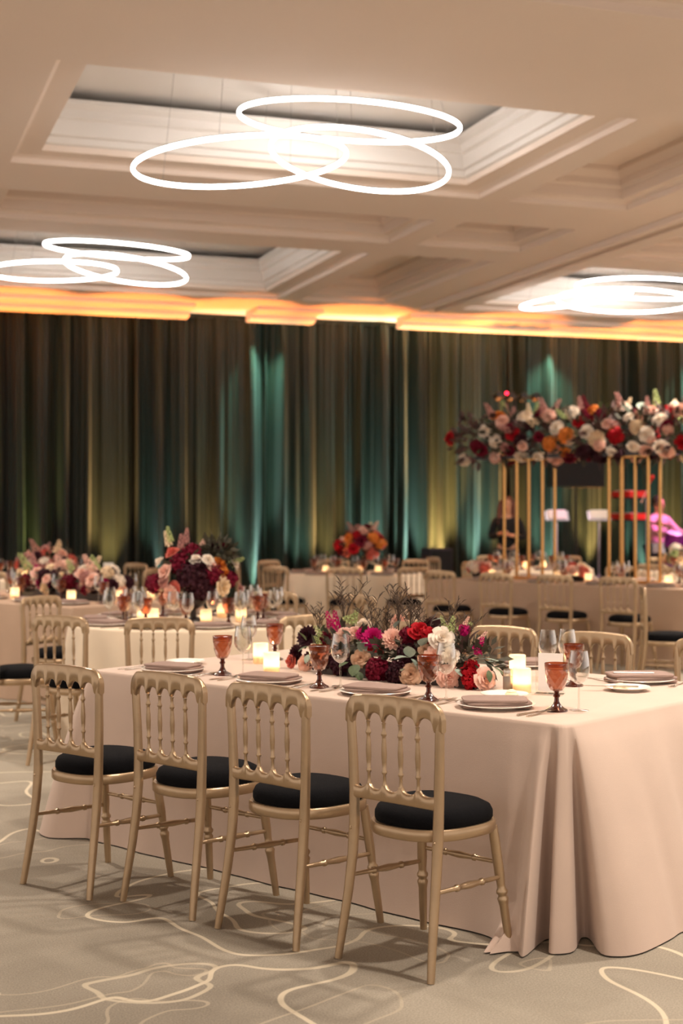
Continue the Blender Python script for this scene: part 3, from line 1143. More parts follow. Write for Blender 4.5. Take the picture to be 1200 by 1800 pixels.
def b_napkin():
    t = thing('folded_napkin', '-', 'napkin')
    for k, (w, d, x, y, rot) in enumerate(((0.26, 0.165, 0.0, 0.0, 0.0), (0.25, 0.155, 0.006, 0.004, 0.06), (0.245, 0.15, -0.004, 0.002, -0.04))):
        m = MB()
        slab(m, x, y, 0.0105 * k, w, d, 0.010, rot, 0.0015 if k < 2 else 0.005)
        kid('fold', m.mesh('napkin_fold', M_napkin), t)
    return t


def b_fork():
    t = thing('dinner_fork', '-', 'fork')
    h = MB().tube([(0, -0.10, 0.003), (0, -0.03, 0.004), (0, 0.02, 0.007), (0, 0.035, 0.006)], [0.006, 0.0042, 0.003, 0.0045], 8, flat=0.45)
    kid('handle', h.mesh('fork_handle', M_silver), t)
    f = MB()
    f.tube([(0, 0.033, 0.006), (0, 0.045, 0.004), (0, 0.058, 0.004)], [0.004, 0.0115, 0.012], 8, flat=0.15)
    for x in (-0.0095, -0.0032, 0.0032, 0.0095):
        f.tube([(x, 0.055, 0.004), (x, 0.08, 0.004), (x * 0.95, 0.10, 0.009)], [0.0021, 0.0019, 0.001], 6, flat=0.6)
    kid('tines', f.mesh('fork_tines', M_silver), t)
    return t


def b_knife():
    t = thing('dinner_knife', '-', 'knife')
    kid('handle', MB().tube([(0, -0.115, 0.004), (0, -0.11, 0.004), (0, -0.02, 0.004), (0, 0.0, 0.004)], [0.004, 0.0075, 0.006, 0.004], 8, flat=0.55).mesh('knife_handle', M_silver), t)
    b = MB()
    o = [(-0.004, -0.002), (0.006, 0.0), (0.0085, 0.05), (0.006, 0.10), (-0.002, 0.115), (-0.005, 0.09)]
    vs = [(x, y, 0.003) for x, y in o] + [(x, y, 0.0048) for x, y in o]
    b.add(vs, [tuple(range(5, -1, -1)), tuple(range(6, 12))] + [(i, (i + 1) % 6, 6 + (i + 1) % 6, 6 + i) for i in range(6)])
    kid('blade', b.mesh('knife_blade', M_silver, 0), t)
    return t


def b_spoon():
    t = thing('soup_spoon', '-', 'spoon')
    kid('handle', MB().tube([(0, -0.11, 0.003), (0, -0.04, 0.004), (0, 0.02, 0.010), (0, 0.04, 0.008)], [0.0065, 0.0045, 0.003, 0.005], 8, flat=0.5).mesh('spoon_handle', M_silver), t)
    s = MB()
    vs, fs = [], []
    n = 18
    for k, q in enumerate((1.0, 0.93, 0.7, 0.4, 0.05)):
        for i in range(n):
            a = 2 * math.pi * i / n
            x, y = 0.021 * q * math.cos(a), 0.031 * q * math.sin(a)
            vs.append((x, 0.066 + y, 0.010 - 0.009 * (1 - q * q)))
    fs = [(k * n + i, (k + 1) * n + i, (k + 1) * n + (i + 1) % n, k * n + (i + 1) % n) for k in range(4) for i in range(n)]
    fs.append(tuple(4 * n + i for i in range(n)))
    s.add(vs, fs)
    kid('bowl', s.mesh('spoon_bowl', M_silver), t)
    return t


goblet = proto('goblet', b_goblet)
wine = proto('wine', b_wine)
votive = proto('votive', b_votive)
plate = proto('plate', b_plate(0.148, 'dinner_plate'))
side_plate = proto('side_plate', b_plate(0.095, 'bread_plate'))
napkin = proto('napkin', b_napkin)
fork = proto('fork', b_fork)
knife = proto('knife', b_knife)
spoon = proto('spoon', b_spoon)
NZ = TOP + 0.0055                  # a napkin lies in the well of its plate


def W(px, py):                       # a spot on the front table top seen at this pixel
    y = (CAM_H - TZ) * 2500 / (py - 900)
    return Vector(((px - 600) / 2500 * y, y, TOP))


# ---- goblets, glasses, candles on the blush table
for px, py, lab in ((391, 1187, 'amber goblet on the blush table in front of the paired candles'),
                    (561, 1209, 'amber goblet in front of the dark leaves at the runner end'),
                    (753, 1232, 'amber goblet standing before the beige and pink roses'),
                    (978, 1250, 'glowing amber goblet in front of the white table card'),
                    (483, 1160, 'amber goblet standing between the paired candles and the dark runner end'),
                    (1008, 1206, 'amber goblet half hidden behind the clear wine glass by the card')):
    goblet(W(px, py), 0.3 * px, lab)
for px, py, lab in ((427, 1187, 'clear wine glass next to the goblet beside the paired candles'),
                    (437, 1160, 'clear wine glass behind the paired candle glasses'),
                    (598, 1206, 'clear wine glass before the green leaf of the flower runner'),
                    (784, 1229, 'clear wine glass overlapping the pink rose in the runner'),
                    (1017, 1249, 'clear wine glass beside the glowing amber goblet'),
                    (962, 1197, 'tall clear wine glass rising behind the white table card'),
                    (996, 1195, 'clear wine glass between the table card and the hidden goblet')):
    wine(W(px, py), 0.1, lab)
for px, py, lab in ((477, 1185, 'lit candle in a ribbed cream glass, front one of the pair by the goblet'),
                    (458, 1166, 'lit candle in a ribbed cream glass, rear one of the pair by the goblet'),
                    (917, 1217, 'lit candle in a ribbed cream glass beside the steel salt pot'),
                    (909, 1190, 'lit candle in a ribbed cream glass behind the steel salt pot')):
    votive(W(px, py), 0.0, lab)

# salt pot
p = W(892, 1217)
t = thing('salt_pot', 'brushed steel salt pot next to the candle', 'salt shaker', p)
kid('body', MB().lathe([(0, 0), (0.0185, 0), (0.0195, 0.002), (0.0195, 0.066), (0.0185, 0.068)], 24).mesh('salt_body', M_steel), t)
kid('cap', MB().lathe([(0.0185, 0.067), (0.0195, 0.069), (0.0195, 0.09), (0.017, 0.096), (0.0, 0.098)], 24).mesh('salt_cap', M_silver), t)

# table card in a clear stand
p = W(966, 1221)
t = thing('table_card', 'blank white card in a clear upright stand', 'card', p, face(S_) + R_(22))
b = MB()
b.box((0, 0, 0.088), (0.116, 0.006, 0.17))
b.box((0, 0.0, 0.003), (0.116, 0.05, 0.006))
kid('clear_stand', b.mesh('card_stand', M_clear, 0), t)
kid('card', MB().box((0.004, -0.004, 0.09), (0.1, 0.0015, 0.155)).mesh('card', M_card, 0), t)

# place settings along the front edge: plate, napkin, cutlery
sets = [(3.11, 4.39, 'in front of the glowing amber goblet'), (3.70, 4.39, 'behind the first chair from the gathered corner'),
        (4.30, 4.39, 'behind the second chair from the gathered corner'), (4.92, 4.39, 'behind the third chair from the gathered corner')]
for l, s, w in sets:
    p = LS(l, s, TOP)
    plate(p, 0, 'white dinner plate ' + w)
    napkin((p.x, p.y, NZ), SR + 0.75 if l < 3.2 else SR + 0.3, 'folded taupe napkin ' + w)
    q = LS(l + 0.205, s - 0.01, TOP)
    fork(q, SR, 'silver dinner fork left of the plate ' + w)
    fork(LS(l + 0.25, s - 0.015, TOP), SR, 'outer silver fork left of the plate ' + w)
    knife(LS(l - 0.19, s - 0.02, TOP), SR + math.pi * 0 - 0.0, 'silver dinner knife right of the plate ' + w)
    spoon(LS(l - 0.23, s - 0.02, TOP), SR, 'silver soup spoon right of the plate ' + w)
    if l > 4.8:
        side_plate(LS(l + 0.2, s + 0.26, TOP), 0, 'white bread plate ' + w)
# far side place settings
for l, w in ((3.55, 'with menu strip on the far side of the blush table'), (4.2, 'on the far side behind the card and salt pot')):
    pass
p = W(1125, 1199)
plate(p, 0, 'white dinner plate across the table with napkin and menu strip')
napkin((p.x, p.y, NZ), 0.12, 'folded taupe napkin across the table holding a white menu strip', scale=1.12)
mn = MB()
mn.box((0, 0, 0), (0.17, 0.035, 0.0012))
o = link('menu_card', mn.mesh('menu_strip', M_card, 0), loc=(p.x - 0.035, p.y - 0.035, NZ + 0.0405), rot=(0.0, 0.0, -0.12))
tag(o, 'white menu strip on the folded napkin across the table', 'card')
fork(W(1190, 1205), SB + R_(10), 'silver fork beside the menu strip plate')
knife(W(1042, 1194), 0.5, 'silver knife lying between the hidden goblet and the menu strip plate')
p = W(1102, 1214)
side_plate(p, 0, 'white bread plate with butter before the menu strip plate')
b = MB()
rr = random.Random(2)
b.lathe([(0.0, 0.0), (0.022, 0.0), (0.026, 0.006), (0.023, 0.013), (0.019, 0.015), (0.02, 0.019), (0.014, 0.024), (0.008, 0.027), (0.0, 0.028)], 16)
bt = link('butter_curl', b.mesh('butter', M_butter), loc=(p.x - 0.03, p.y - 0.01, TOP + 0.006), rot=(0, 0, 0.4), scale=(1.35, 1, 1))
tag(bt, 'cream butter curl on the bread plate before the menu strip plate', 'butter')
knife((p.x - 0.075, p.y - 0.02, TOP + 0.0175), 1.35, 'small butter knife resting on the bread plate with butter')
p = W(905, 1226)
p = W(905, 1222)
side_plate(W(886, 1226), 0, 'white bread plate with butter before the steel salt pot')
q = W(901, 1225)
bt2 = link('butter_curl', bt.data, loc=(q.x - 0.005, q.y, TOP + 0.006), rot=(0, 0, 1.2), scale=(1.2, 1, 0.9))
tag(bt2, 'cream butter curl before the candle and salt pot', 'butter')
p = W(905, 1183)
plate(W(928, 1172), 0, 'white dinner plate on the far side behind the paired tumblers and candle')
pp = W(928, 1172)
napkin((pp.x, pp.y, NZ), 0.2, 'folded taupe napkin on the far side behind the salt pot')

# ---- settings on the other tables


def setting(p, d, where, group, rich=True):
    """p on the table near its edge, d = unit vector to the table middle"""
    rz = face(d)
    x = Vector((d.y, -d.x))

    def g(a, b, z=TOP):
        q = p + x * a + d * b
        return (q.x, q.y, z)
    plate(g(0, 0), 0, 'white dinner plate ' + where, 'plates ' + group)
    napkin(g(0, 0, NZ), rz + 0.2, 'folded taupe napkin ' + where, 'napkins ' + group)
    goblet(g(0.15, 0.2), rz, 'amber goblet ' + where, 'goblets ' + group)
    wine(g(0.05, 0.23), 0, 'clear wine glass ' + where, 'wine glasses ' + group)
    if rich:
        wine(g(0.205, 0.11), 0, 'clear wine glass ' + where, 'wine glasses ' + group)
        fork(g(-0.168, 0), rz, 'silver fork ' + where, 'forks ' + group)
        knife(g(0.163, -0.02), rz, 'silver knife ' + where, 'knives ' + group)


def ring_settings(c, angs, r, where, group, rich=True, cand=(), rc=0.42):
    for a in angs:
        d = Vector((math.cos(R_(a)), math.sin(R_(a))))
        setting(c + d * r, -d, where, group, rich)
    for a in cand:
        d = Vector((math.cos(R_(a)), math.sin(R_(a))))
        q = c + d * rc
        votive((q.x, q.y, TOP), 0, 'lit candle in a ribbed cream glass ' + where, 'candles ' + group)


ring_settings(T2, (150, 184, 218, 252, 286, 320, 354, 28, 62, 104), 0.655, 'on the round table with the burgundy centrepiece', 'on the burgundy centrepiece table', True, (225, 290, 185, 345, 60), 0.34)
ring_settings(T6, (-130, -95, -62, -15, 20, 55, 100, 140, 180), 0.68, 'on the candlelit table before the drapes', 'on the candlelit table', False, (-112, -78, -38, 200), 0.36)
ring_settings(T4, (-100, -60, -20, 50, 130, 200), 0.68, 'on the round table beside the darkest drapes', 'on the table by the darkest drapes', False, (-80, -40, -5, 33, 250), 0.36)
ring_settings(T9, (60, 105, 150, 190, 235, 280, 320), 0.68, 'on the table behind the gold stands', 'on the table behind the gold stand', False, (200, 250, 300), 0.3)
ring_settings(T8, (100, 145, 190, 230, 270, 310), 0.68, 'on the round table with pale low flowers', 'on the pale flower table', False, (210, 250, 290), 0.38)
S2 = Vector((S_.x, S_.y))
L2 = Vector((L_.x, L_.y))
w5, g5 = 'on the table with the gold stands', 'on the taupe table'
for l in (9.0, 8.3, 7.6, 6.9, 6.2):
    setting(L2 * l + S2 * 12.52, S2, w5, g5, True)
    setting(L2 * l + S2 * 13.38, -S2, w5, g5, True)
for l, s in ((9.15, 12.85), (8.3, 12.85), (7.92, 12.84), (7.0, 12.86), (6.5, 12.9), (6.1, 12.9), (8.25, 13.1)):
    q = L2 * l + S2 * s
    votive((q.x, q.y, TOP), 0, 'lit candle in a ribbed cream glass ' + w5, 'candles ' + g5)
w3, g3 = 'on the table with the long rose runner', 'on the rose runner table'
for l in (9.1, 9.65, 10.2, 10.75):
    setting(L2 * l + S2 * 7.05, S2, w3, g3, False)
    setting(L2 * l + S2 * 7.95, -S2, w3, g3, False)
for l, s in ((9.02, 7.45), (9.3, 7.2), (10.0, 7.15), (8.95, 7.75), (10.48, 7.25)):
    q = L2 * l + S2 * s
    votive((q.x, q.y, TOP), 0, 'lit candle in a ribbed cream glass ' + w3, 'candles ' + g3)

# white cards standing on far tables
for (x, y, lab) in ((-2.62, 16.0, 'white table card on the round table beside the darkest drapes'), (2.02, 16.0, 'white table card on the taupe table beside the gold posts')):
    if 'taupe' in lab:
        q = L2 * 9.42 + S2 * 13.12
        x, y = q.x, q.y
    t = thing('table_card', lab, 'card', (x, y, TOP), 0.15)
    kid('card', MB().box((0, 0, 0.085), (0.11, 0.004, 0.16)).mesh('card', M_card, 0), t)
    kid('card_foot', MB().box((0, 0, 0.004), (0.12, 0.05, 0.008)).mesh('card_foot', M_clear, 0), t)

# ------------------------------------------------------------------ flowers
PAL = {'burgundy': (112, 8, 38), 'plum': (58, 20, 32), 'red': (178, 12, 28), 'blush': (238, 196, 178), 'white': (244, 230, 214), 'orange': (226, 140, 62),
       'magenta': (190, 14, 104), 'beige': (216, 180, 150), 'green': (178, 190, 130), 'dusty': (190, 140, 132), 'coral': (214, 112, 96), 'cream': (240, 218, 184)}
for k, c in PAL.items():
    mat('petal_' + k, c, rough=0.7, var=0.14, scale=2.2, trans=0.25, spec=0.25)
M_leafg = mat('eucalyptus_leaf', (150, 165, 150), rough=0.6, var=0.12, scale=3, trans=0.15)
M_leafd = mat('dark_foliage', (66, 62, 46), rough=0.7, var=0.3, scale=9, trans=0.15)
M_leafm = mat('mid_green_leaf', (84, 100, 66), rough=0.6, var=0.2, scale=4, trans=0.15)
M_leafp = mat('smoke_purple_leaf', (74, 50, 46), rough=0.6, var=0.2, scale=4, trans=0.1)
M_stem = mat('flower_stem', (92, 92, 60), rough=0.7, var=0.2)
M_grass = mat('brown_grass', (74, 58, 44), rough=0.8, var=0.2)
M_vase = mat('dark_bowl', (36, 26, 24), rough=0.3, var=0.1)
BL = {}


def petal(mb, az, w, r0, r1, h, z0, curl, nu=4, nv=4):
    vs, fs = [], []
    for j in range(nv + 1):
        v = j / nv
        ww = w * (0.35 + 0.65 * math.sin(math.pi * min(1, 0.15 + 0.62 * v)))
        if j == nv:
            ww *= 0.72
        for i in range(nu + 1):
            u = i / nu - 0.5
            r = r0 + (r1 - r0) * v ** 0.8 + curl * v ** 3 * 0.35
            z = z0 + h * v - curl * v ** 4 * 0.30 - 0.06 * (2 * u) ** 2 * v
            a = az + u * ww
            vs.append((r * math.cos(a), r * math.sin(a), z))
    for j in range(nv):
        for i in range(nu):
            a = j * (nu + 1) + i
            fs.append((a, a + 1, a + nu + 2, a + nu + 1))
    mb.add(vs, fs)


def m_rose():
    mb = MB()
    r = random.Random(1)
    for (n, r0, r1, h, z0, c, w) in ((3, 0.02, 0.16, 0.55, 0.15, 0.0, 2.4), (4, 0.05, 0.30, 0.58, 0.08, 0.08, 1.9), (5, 0.08, 0.48, 0.55, 0.0, 0.2, 1.6),
                                     (6, 0.1, 0.66, 0.46, -0.08, 0.38, 1.35), (7, 0.1, 0.84, 0.30, -0.15, 0.5, 1.15)):
        o = r.uniform(0, 6)
        for i in range(n):
            petal(mb, o + 6.283 * i / n + r.uniform(-0.1, 0.1), w, r0, r1 * r.uniform(0.93, 1.05), h * r.uniform(0.92, 1.06), z0, c)
    return mb


def fib(n, zmin=-1.0):
    out = []
    for i in range(n):
        z = 1 - (i + 0.5) / n * (1 - zmin)
        a = i * 2.39996
        q = math.sqrt(max(0, 1 - z * z))
        out.append(Vector((q * math.cos(a), q * math.sin(a), z)))
    return out


def m_puff(n=110, pl=0.30, pw=0.13, inner=0.72, zmin=-0.7, droop=0.25):
    mb = MB()
    r = random.Random(2)
    for d in fib(n, zmin):
        x = d.orthogonal().normalized()
        x = Matrix.Rotation(r.uniform(0, 6.28), 3, d) @ x
        y = d.cross(x)
        b = d * inner * r.uniform(0.9, 1.05)
        m = b + d * pl * 0.7 + y * pl * 0.25
        e = b + d * pl * 0.85 + y * pl * (0.25 + droop * 2)
        mb.add([b - x * pw * 0.5, b + x * pw * 0.5, m + x * pw, m - x * pw, e + x * pw * 0.7, e - x * pw * 0.7], [(0, 1, 2, 3), (3, 2, 4, 5)])
    mb.lathe([(0.0, inner), (inner * 0.7, inner * 0.7), (inner, 0), (inner * 0.7, -inner * 0.6), (0, -inner * 0.7)], 12)
    return mb


def m_dahlia():
    mb = MB()
    for k, (n, el, ln, w) in enumerate(((14, 0.05, 1.0, 0.20), (14, 0.35, 0.92, 0.19), (12, 0.65, 0.8, 0.17), (10, 0.95, 0.66, 0.15), (7, 1.25, 0.52, 0.12))):
        for i in range(n):
            a = 6.283 * (i + 0.5 * (k % 2)) / n
            d = Vector((math.cos(a) * math.cos(el), math.sin(a) * math.cos(el), math.sin(el)))
            t = Vector((-math.sin(a), math.cos(a), 0))
            up = d.cross(t) * -1
            p = [d * 0.1, d * ln * 0.5, d * ln * 0.8, d * ln]
            mb.add([p[0] - t * w * 0.3, p[0] + t * w * 0.3, p[1] + t * w + up * 0.06, p[1] - t * w + up * 0.06, p[2] + t * w * 0.8, p[2] - t * w * 0.8, p[3]],
                   [(0, 1, 2, 3), (3, 2, 4, 5), (5, 4, 6)])
    return mb


def m_spike():
    """a stem of stock or snapdragon, 1 unit tall"""
    mb = MB()
    r = random.Random(4)
    for k in range(26):
        z = 0.12 + 0.88 * k / 26
        a = k * 2.4
        q = 0.17 * (1.1 - z * 0.75)
        c = Vector((q * math.cos(a), q * math.sin(a), z))
        s = 0.105 * (1.15 - 0.6 * z)
        d = Vector((math.cos(a), math.sin(a), 0.35)).normalized()
        x = d.orthogonal().normalized()
        y = d.cross(x)
        for i in range(5):
            t = 6.283 * i / 5 + r.uniform(-0.2, 0.2)
            e = x * math.cos(t) + y * math.sin(t)
            f = x * math.cos(t + 1.1) + y * math.sin(t + 1.1)
            mb.add([c - d * s * 0.3, c + e * s * 0.9 + d * s * 0.3, c + (e + f) * 0.62 * s + d * s * 0.55, c + f * s * 0.75 + d * s * 0.25], [(0, 1, 2, 3)])
    return mb


def m_leaf(ratio, bend=0.25, pt=1.0):
    mb = MB()
    vs, fs = [], []
    n = 7
    for j in range(n + 1):
        v = j / n
        w = ratio * math.sin(math.pi * v ** pt) ** 0.75 * 0.5 if 0 < j < n else 0.004
        for u in (-1, 0, 1):
            vs.append((u * w, v, bend * v * v * -1 + 0.22 * w * abs(u)))
    for j in range(n):
        for i in range(2):
            a = j * 3 + i
            fs.append((a, a + 1, a + 4, a + 3))
    mb.add(vs, fs)
    return mb


def m_grass(seed, n=7):
    mb = MB()
    r = random.Random(seed)
    for k in range(n):
        a = r.uniform(0, 6.28)
        sp = r.uniform(0.1, 0.55)
        h = r.uniform(0.6, 1.0)
        pts = []
        for j in range(6):
            t = j / 5
            q = sp * t ** 1.8
            pts.append(Vector((q * math.cos(a), q * math.sin(a), h * t - 0.12 * t ** 3)))
        mb.tube(pts, [0.010, 0.009, 0.008, 0.007, 0.006, 0.003], 4)
        for j in range(7):
            t = 0.45 + 0.55 * j / 7
            i = min(4, int(t * 5))
            p = pts[i].lerp(pts[i + 1], t * 5 - i)
            b = r.uniform(0, 6.28)
            e = p + Vector((math.cos(b) * 0.13, math.sin(b) * 0.13, r.uniform(0.05, 0.16)))
            mb.tube([p, p.lerp(e, 0.5) + Vector((0, 0, 0.02)), e], [0.006, 0.011, 0.002], 4)
    return mb


def bm(kind, colour):
    key = (kind, colour)
    if key not in BL:
        shp = {'rose': m_rose, 'puff': m_puff, 'dahlia': m_dahlia, 'spike': m_spike, 'carnation': lambda: m_puff(80, 0.42, 0.2, 0.5, -0.3, 0.5)}[kind]()
        me = shp.mesh(kind + '_' + colour, MATS['petal_' + colour], 0)
        me.polygons.foreach_set('use_smooth', [kind in ('rose',)] * len(me.polygons))
        BL[key] = me
    return BL[key]


LEAF = {'round': m_leaf(0.95, 0.2, 0.9).mesh('round_leaf', M_leafg, 60), 'oval': m_leaf(0.5, 0.25, 0.9).mesh('oval_leaf', M_leafm, 60),
        'smoke': m_leaf(0.7, 0.25, 0.9).mesh('smoke_leaf', M_leafp, 60), 'long': m_leaf(0.26, 0.4).mesh('long_leaf', M_leafg, 60), 'greenround': m_leaf(1.0, 0.15, 0.9).mesh('green_round_leaf', M_leafm, 60)}
GRASS = [m_grass(i).mesh('grass_spray', M_grass, 60) for i in range(3)]
PN = {'rose': 'rose', 'puff': 'hydrangea', 'dahlia': 'dahlia', 'spike': 'flower_spike', 'carnation': 'carnation'}


def bloom(root, kind, colour, p, size, d):
    p = Vector(p)
    if root.location.z < 1.0 and kind != 'spike':
        p.z = max(p.z, root.location.z + size * 0.85)
    o = kid(PN[kind], bm(kind, colour), root, loc=p - root.location, scale=size)
    o.rotation_euler = Vector(d).to_track_quat('Z', 'Y').to_euler()
    return o


def leaf(root, kind, p, size, d, nm='leaf'):
    o = kid(nm, LEAF[kind], root, loc=Vector(p) - root.location, scale=size)
    o.rotation_euler = Vector(d).to_track_quat('Y', 'Z').to_euler()
    return o


def foliage(root, boxes, n, size, mt, seed):
    """a mass of small leaves filling ellipsoids (centre, radii); too small to pick apart"""
    r = random.Random(seed)
    mb = MB()
    for (c, rad) in boxes:
        for k in range(n):
            d = Vector((r.gauss(0, 1), r.gauss(0, 1), r.gauss(0, 1))).normalized() * r.uniform(0.45, 1.0)
            p = Vector((c[0] + d.x * rad[0], c[1] + d.y * rad[1], c[2] + d.z * rad[2])) - root.location
            a = (d + Vector((r.uniform(-0.6, 0.6), r.uniform(-0.6, 0.6), r.uniform(-0.4, 0.7)))).normalized()
            x = a.orthogonal().normalized()
            x = Matrix.Rotation(r.uniform(0, 6.28), 3, a) @ x
            s = size * r.uniform(0.7, 1.3)
            q4 = [p, p + a * s * 0.5 + x * s * 0.22, p + a * s, p + a * s * 0.5 - x * s * 0.22]
            if root.location.z < 1.0:                     # leaves rest on the table, never below it
                for w in q4:
                    w.z = max(w.z, 0.012 + 0.02 * r.random())
            mb.add(q4, [(0, 1, 2, 3)])
    o = kid('foliage', mb.mesh('foliage', mt, 0), root)
    o['kind'] = 'stuff'
    return o


# ---- the long runner on the blush table
c1 = LS(3.92, 4.85, TOP)
root = thing('flower_runner', 'low runner of roses, burgundy blooms, eucalyptus and dark grasses on the blush table', 'flowers', c1)
b = MB()
b.box((0, 0, 0.022), (0.86, 0.15, 0.044))
b.box((0, 0, 0.05), (0.80, 0.11, 0.03))
kid('tray', b.mesh('flower_tray', M_vase, 0), root, rot=(0, 0, T1r))
fol = []
for l in (3.55, 3.7, 3.85, 4.0, 4.15, 4.3):
    fol.append((LS(l, 4.87, TOP + 0.115), (0.12, 0.11, 0.09)))
foliage(root, fol, 110, 0.055, M_leafd, 3)


def R(px, py, dy=0.0):
    """a point of the runner seen at this pixel, dy in front of or behind its centre line"""
    k = (px - 600) / 2500
    y = (4.85 + dy) / (S_.x * k + S_.y)
    return at(px, py, y)


for (k, c, px, py, dy, sz, d) in (
        ('rose', 'beige', 722, 1200, -0.12, 0.052, (-0.2, -1, 0.3)), ('rose', 'blush', 788, 1198, -0.10, 0.056, (0.1, -1, 0.25)), ('rose', 'blush', 852, 1193, -0.06, 0.053, (0.5, -1, 0.3)),
        ('carnation', 'red', 822, 1185, -0.07, 0.040, (0.1, -1, 0.2)), ('carnation', 'red', 826, 1206, -0.09, 0.034, (0.1, -1, -0.1)), ('carnation', 'red', 828, 1172, -0.05, 0.034, (0, -1, 0.4)),
        ('puff', 'burgundy', 664, 1178, -0.10, 0.058, (-0.1, -1, 0.3)), ('puff', 'plum', 702, 1184, -0.11, 0.056, (0, -1, 0.3)), ('puff', 'burgundy', 655, 1196, -0.11, 0.035, (0, -1, 0.1)),
        ('puff', 'plum', 600, 1170, -0.07, 0.055, (-0.2, -1, 0.3)), ('puff', 'plum', 580, 1180, -0.04, 0.05, (-0.3, -1, 0.2)), ('puff', 'plum', 690, 1205, -0.11, 0.036, (0, -1, 0)),
        ('dahlia', 'plum', 540, 1120, 0.02, 0.062, (-0.8, -0.8, 0.5)), ('dahlia', 'plum', 522, 1150, 0.02, 0.055, (-1, -0.6, 0.2)), ('dahlia', 'plum', 548, 1160, -0.02, 0.05, (-0.5, -1, 0.1)),
        ('rose', 'blush', 536, 1170, -0.04, 0.042, (-0.6, -1, 0.1)), ('rose', 'coral', 512, 1178, 0.0, 0.040, (-1, -0.6, 0.2)),
        ('rose', 'beige', 634, 1157, -0.10, 0.046, (-0.2, -1, 0.4)), ('rose', 'blush', 604, 1117, -0.03, 0.043, (-0.2, -1, 0.6)), ('rose', 'blush', 624, 1112, 0.0, 0.036, (0.1, -1, 0.8)),
        ('dahlia', 'magenta', 655, 1122, -0.05, 0.056, (-0.1, -1, 0.7)), ('dahlia', 'magenta', 640, 1114, 0.0, 0.045, (-0.3, -0.7, 0.8)),
        ('dahlia', 'blush', 690, 1124, -0.06, 0.056, (0, -1, 0.6)), ('rose', 'red', 738, 1110, -0.03, 0.056, (0.1, -0.8, 0.9)), ('carnation', 'red', 750, 1116, -0.04, 0.040, (0.3, -1, 0.6)),
        ('rose', 'white', 776, 1122, -0.05, 0.058, (0.1, -1, 0.5)), ('rose', 'white', 792, 1152, -0.10, 0.040, (0.1, -1, 0.2)), ('rose', 'blush', 762, 1150, -0.08, 0.042, (0, -1, 0.3)),
        ('rose', 'beige', 746, 1142, -0.07, 0.03, (0, -1, 0.5)), ('carnation', 'burgundy', 718, 1118, -0.02, 0.045, (0, -1, 0.7)), ('puff', 'plum', 716, 1150, -0.06, 0.05, (0, -1, 0.2)),
        ('puff', 'burgundy', 572, 1122, 0.0, 0.035, (-0.3, -1, 0.5)), ('carnation', 'magenta', 815, 1108, 0.02, 0.03, (0.4, -0.6, 0.8)),
        ('rose', 'blush', 700, 1090, 0.12, 0.045, (0, 0.2, 1)), ('rose', 'white', 640, 1098, 0.14, 0.045, (0, 0.5, 1)), ('dahlia', 'plum', 760, 1098, 0.12, 0.05, (0, 0.6, 1)),
        ('rose', 'beige', 810, 1140, 0.14, 0.045, (0.3, 1, 0.6)), ('puff', 'burgundy', 730, 1130, 0.15, 0.05, (0, 1, 0.4)), ('rose', 'red', 660, 1140, 0.16, 0.045, (0, 1, 0.4)), ('rose', 'blush', 590, 1150, 0.14, 0.05, (-0.2, 1, 0.3))):
    bloom(root, k, c, R(px, py, dy), sz, d)
for (c, px, py, dy, sz, d) in (('magenta', 592, 1112, 0.0, 0.10, (-0.1, 0, 1)), ('magenta', 583, 1106, 0.02, 0.085, (-0.3, 0.1, 1)), ('green', 618, 1100, 0.02, 0.085, (0.3, 0, 0.9)), ('green', 602, 1092, 0.0, 0.075, (0.8, 0, 0.4)),
                               ('green', 566, 1122, -0.02, 0.07, (-0.5, -0.3, 0.9)), ('green', 562, 1132, -0.03, 0.055, (-0.3, -0.4, 0.5)), ('magenta', 838, 1154, -0.02, 0.085, (0.3, 0, 1)), ('magenta', 832, 1145, 0.0, 0.075, (0.7, 0, 0.8)),
                               ('green', 790, 1116, 0.0, 0.085, (0.2, -0.2, 1)), ('green', 802, 1110, 0.0, 0.075, (0.9, 0, 0.5)), ('blush', 840, 1130, 0.0, 0.06, (0.6, 0, 0.8)), ('blush', 815, 1100, 0.0, 0.045, (0.5, 0, 0.9)), ('blush', 690, 1108, 0.0, 0.055, (0, 0, 1)), ('green', 782, 1106, 0.02, 0.06, (-0.3, 0, 1))):
    bloom(root, 'spike', c, R(px, py, dy), sz, d)
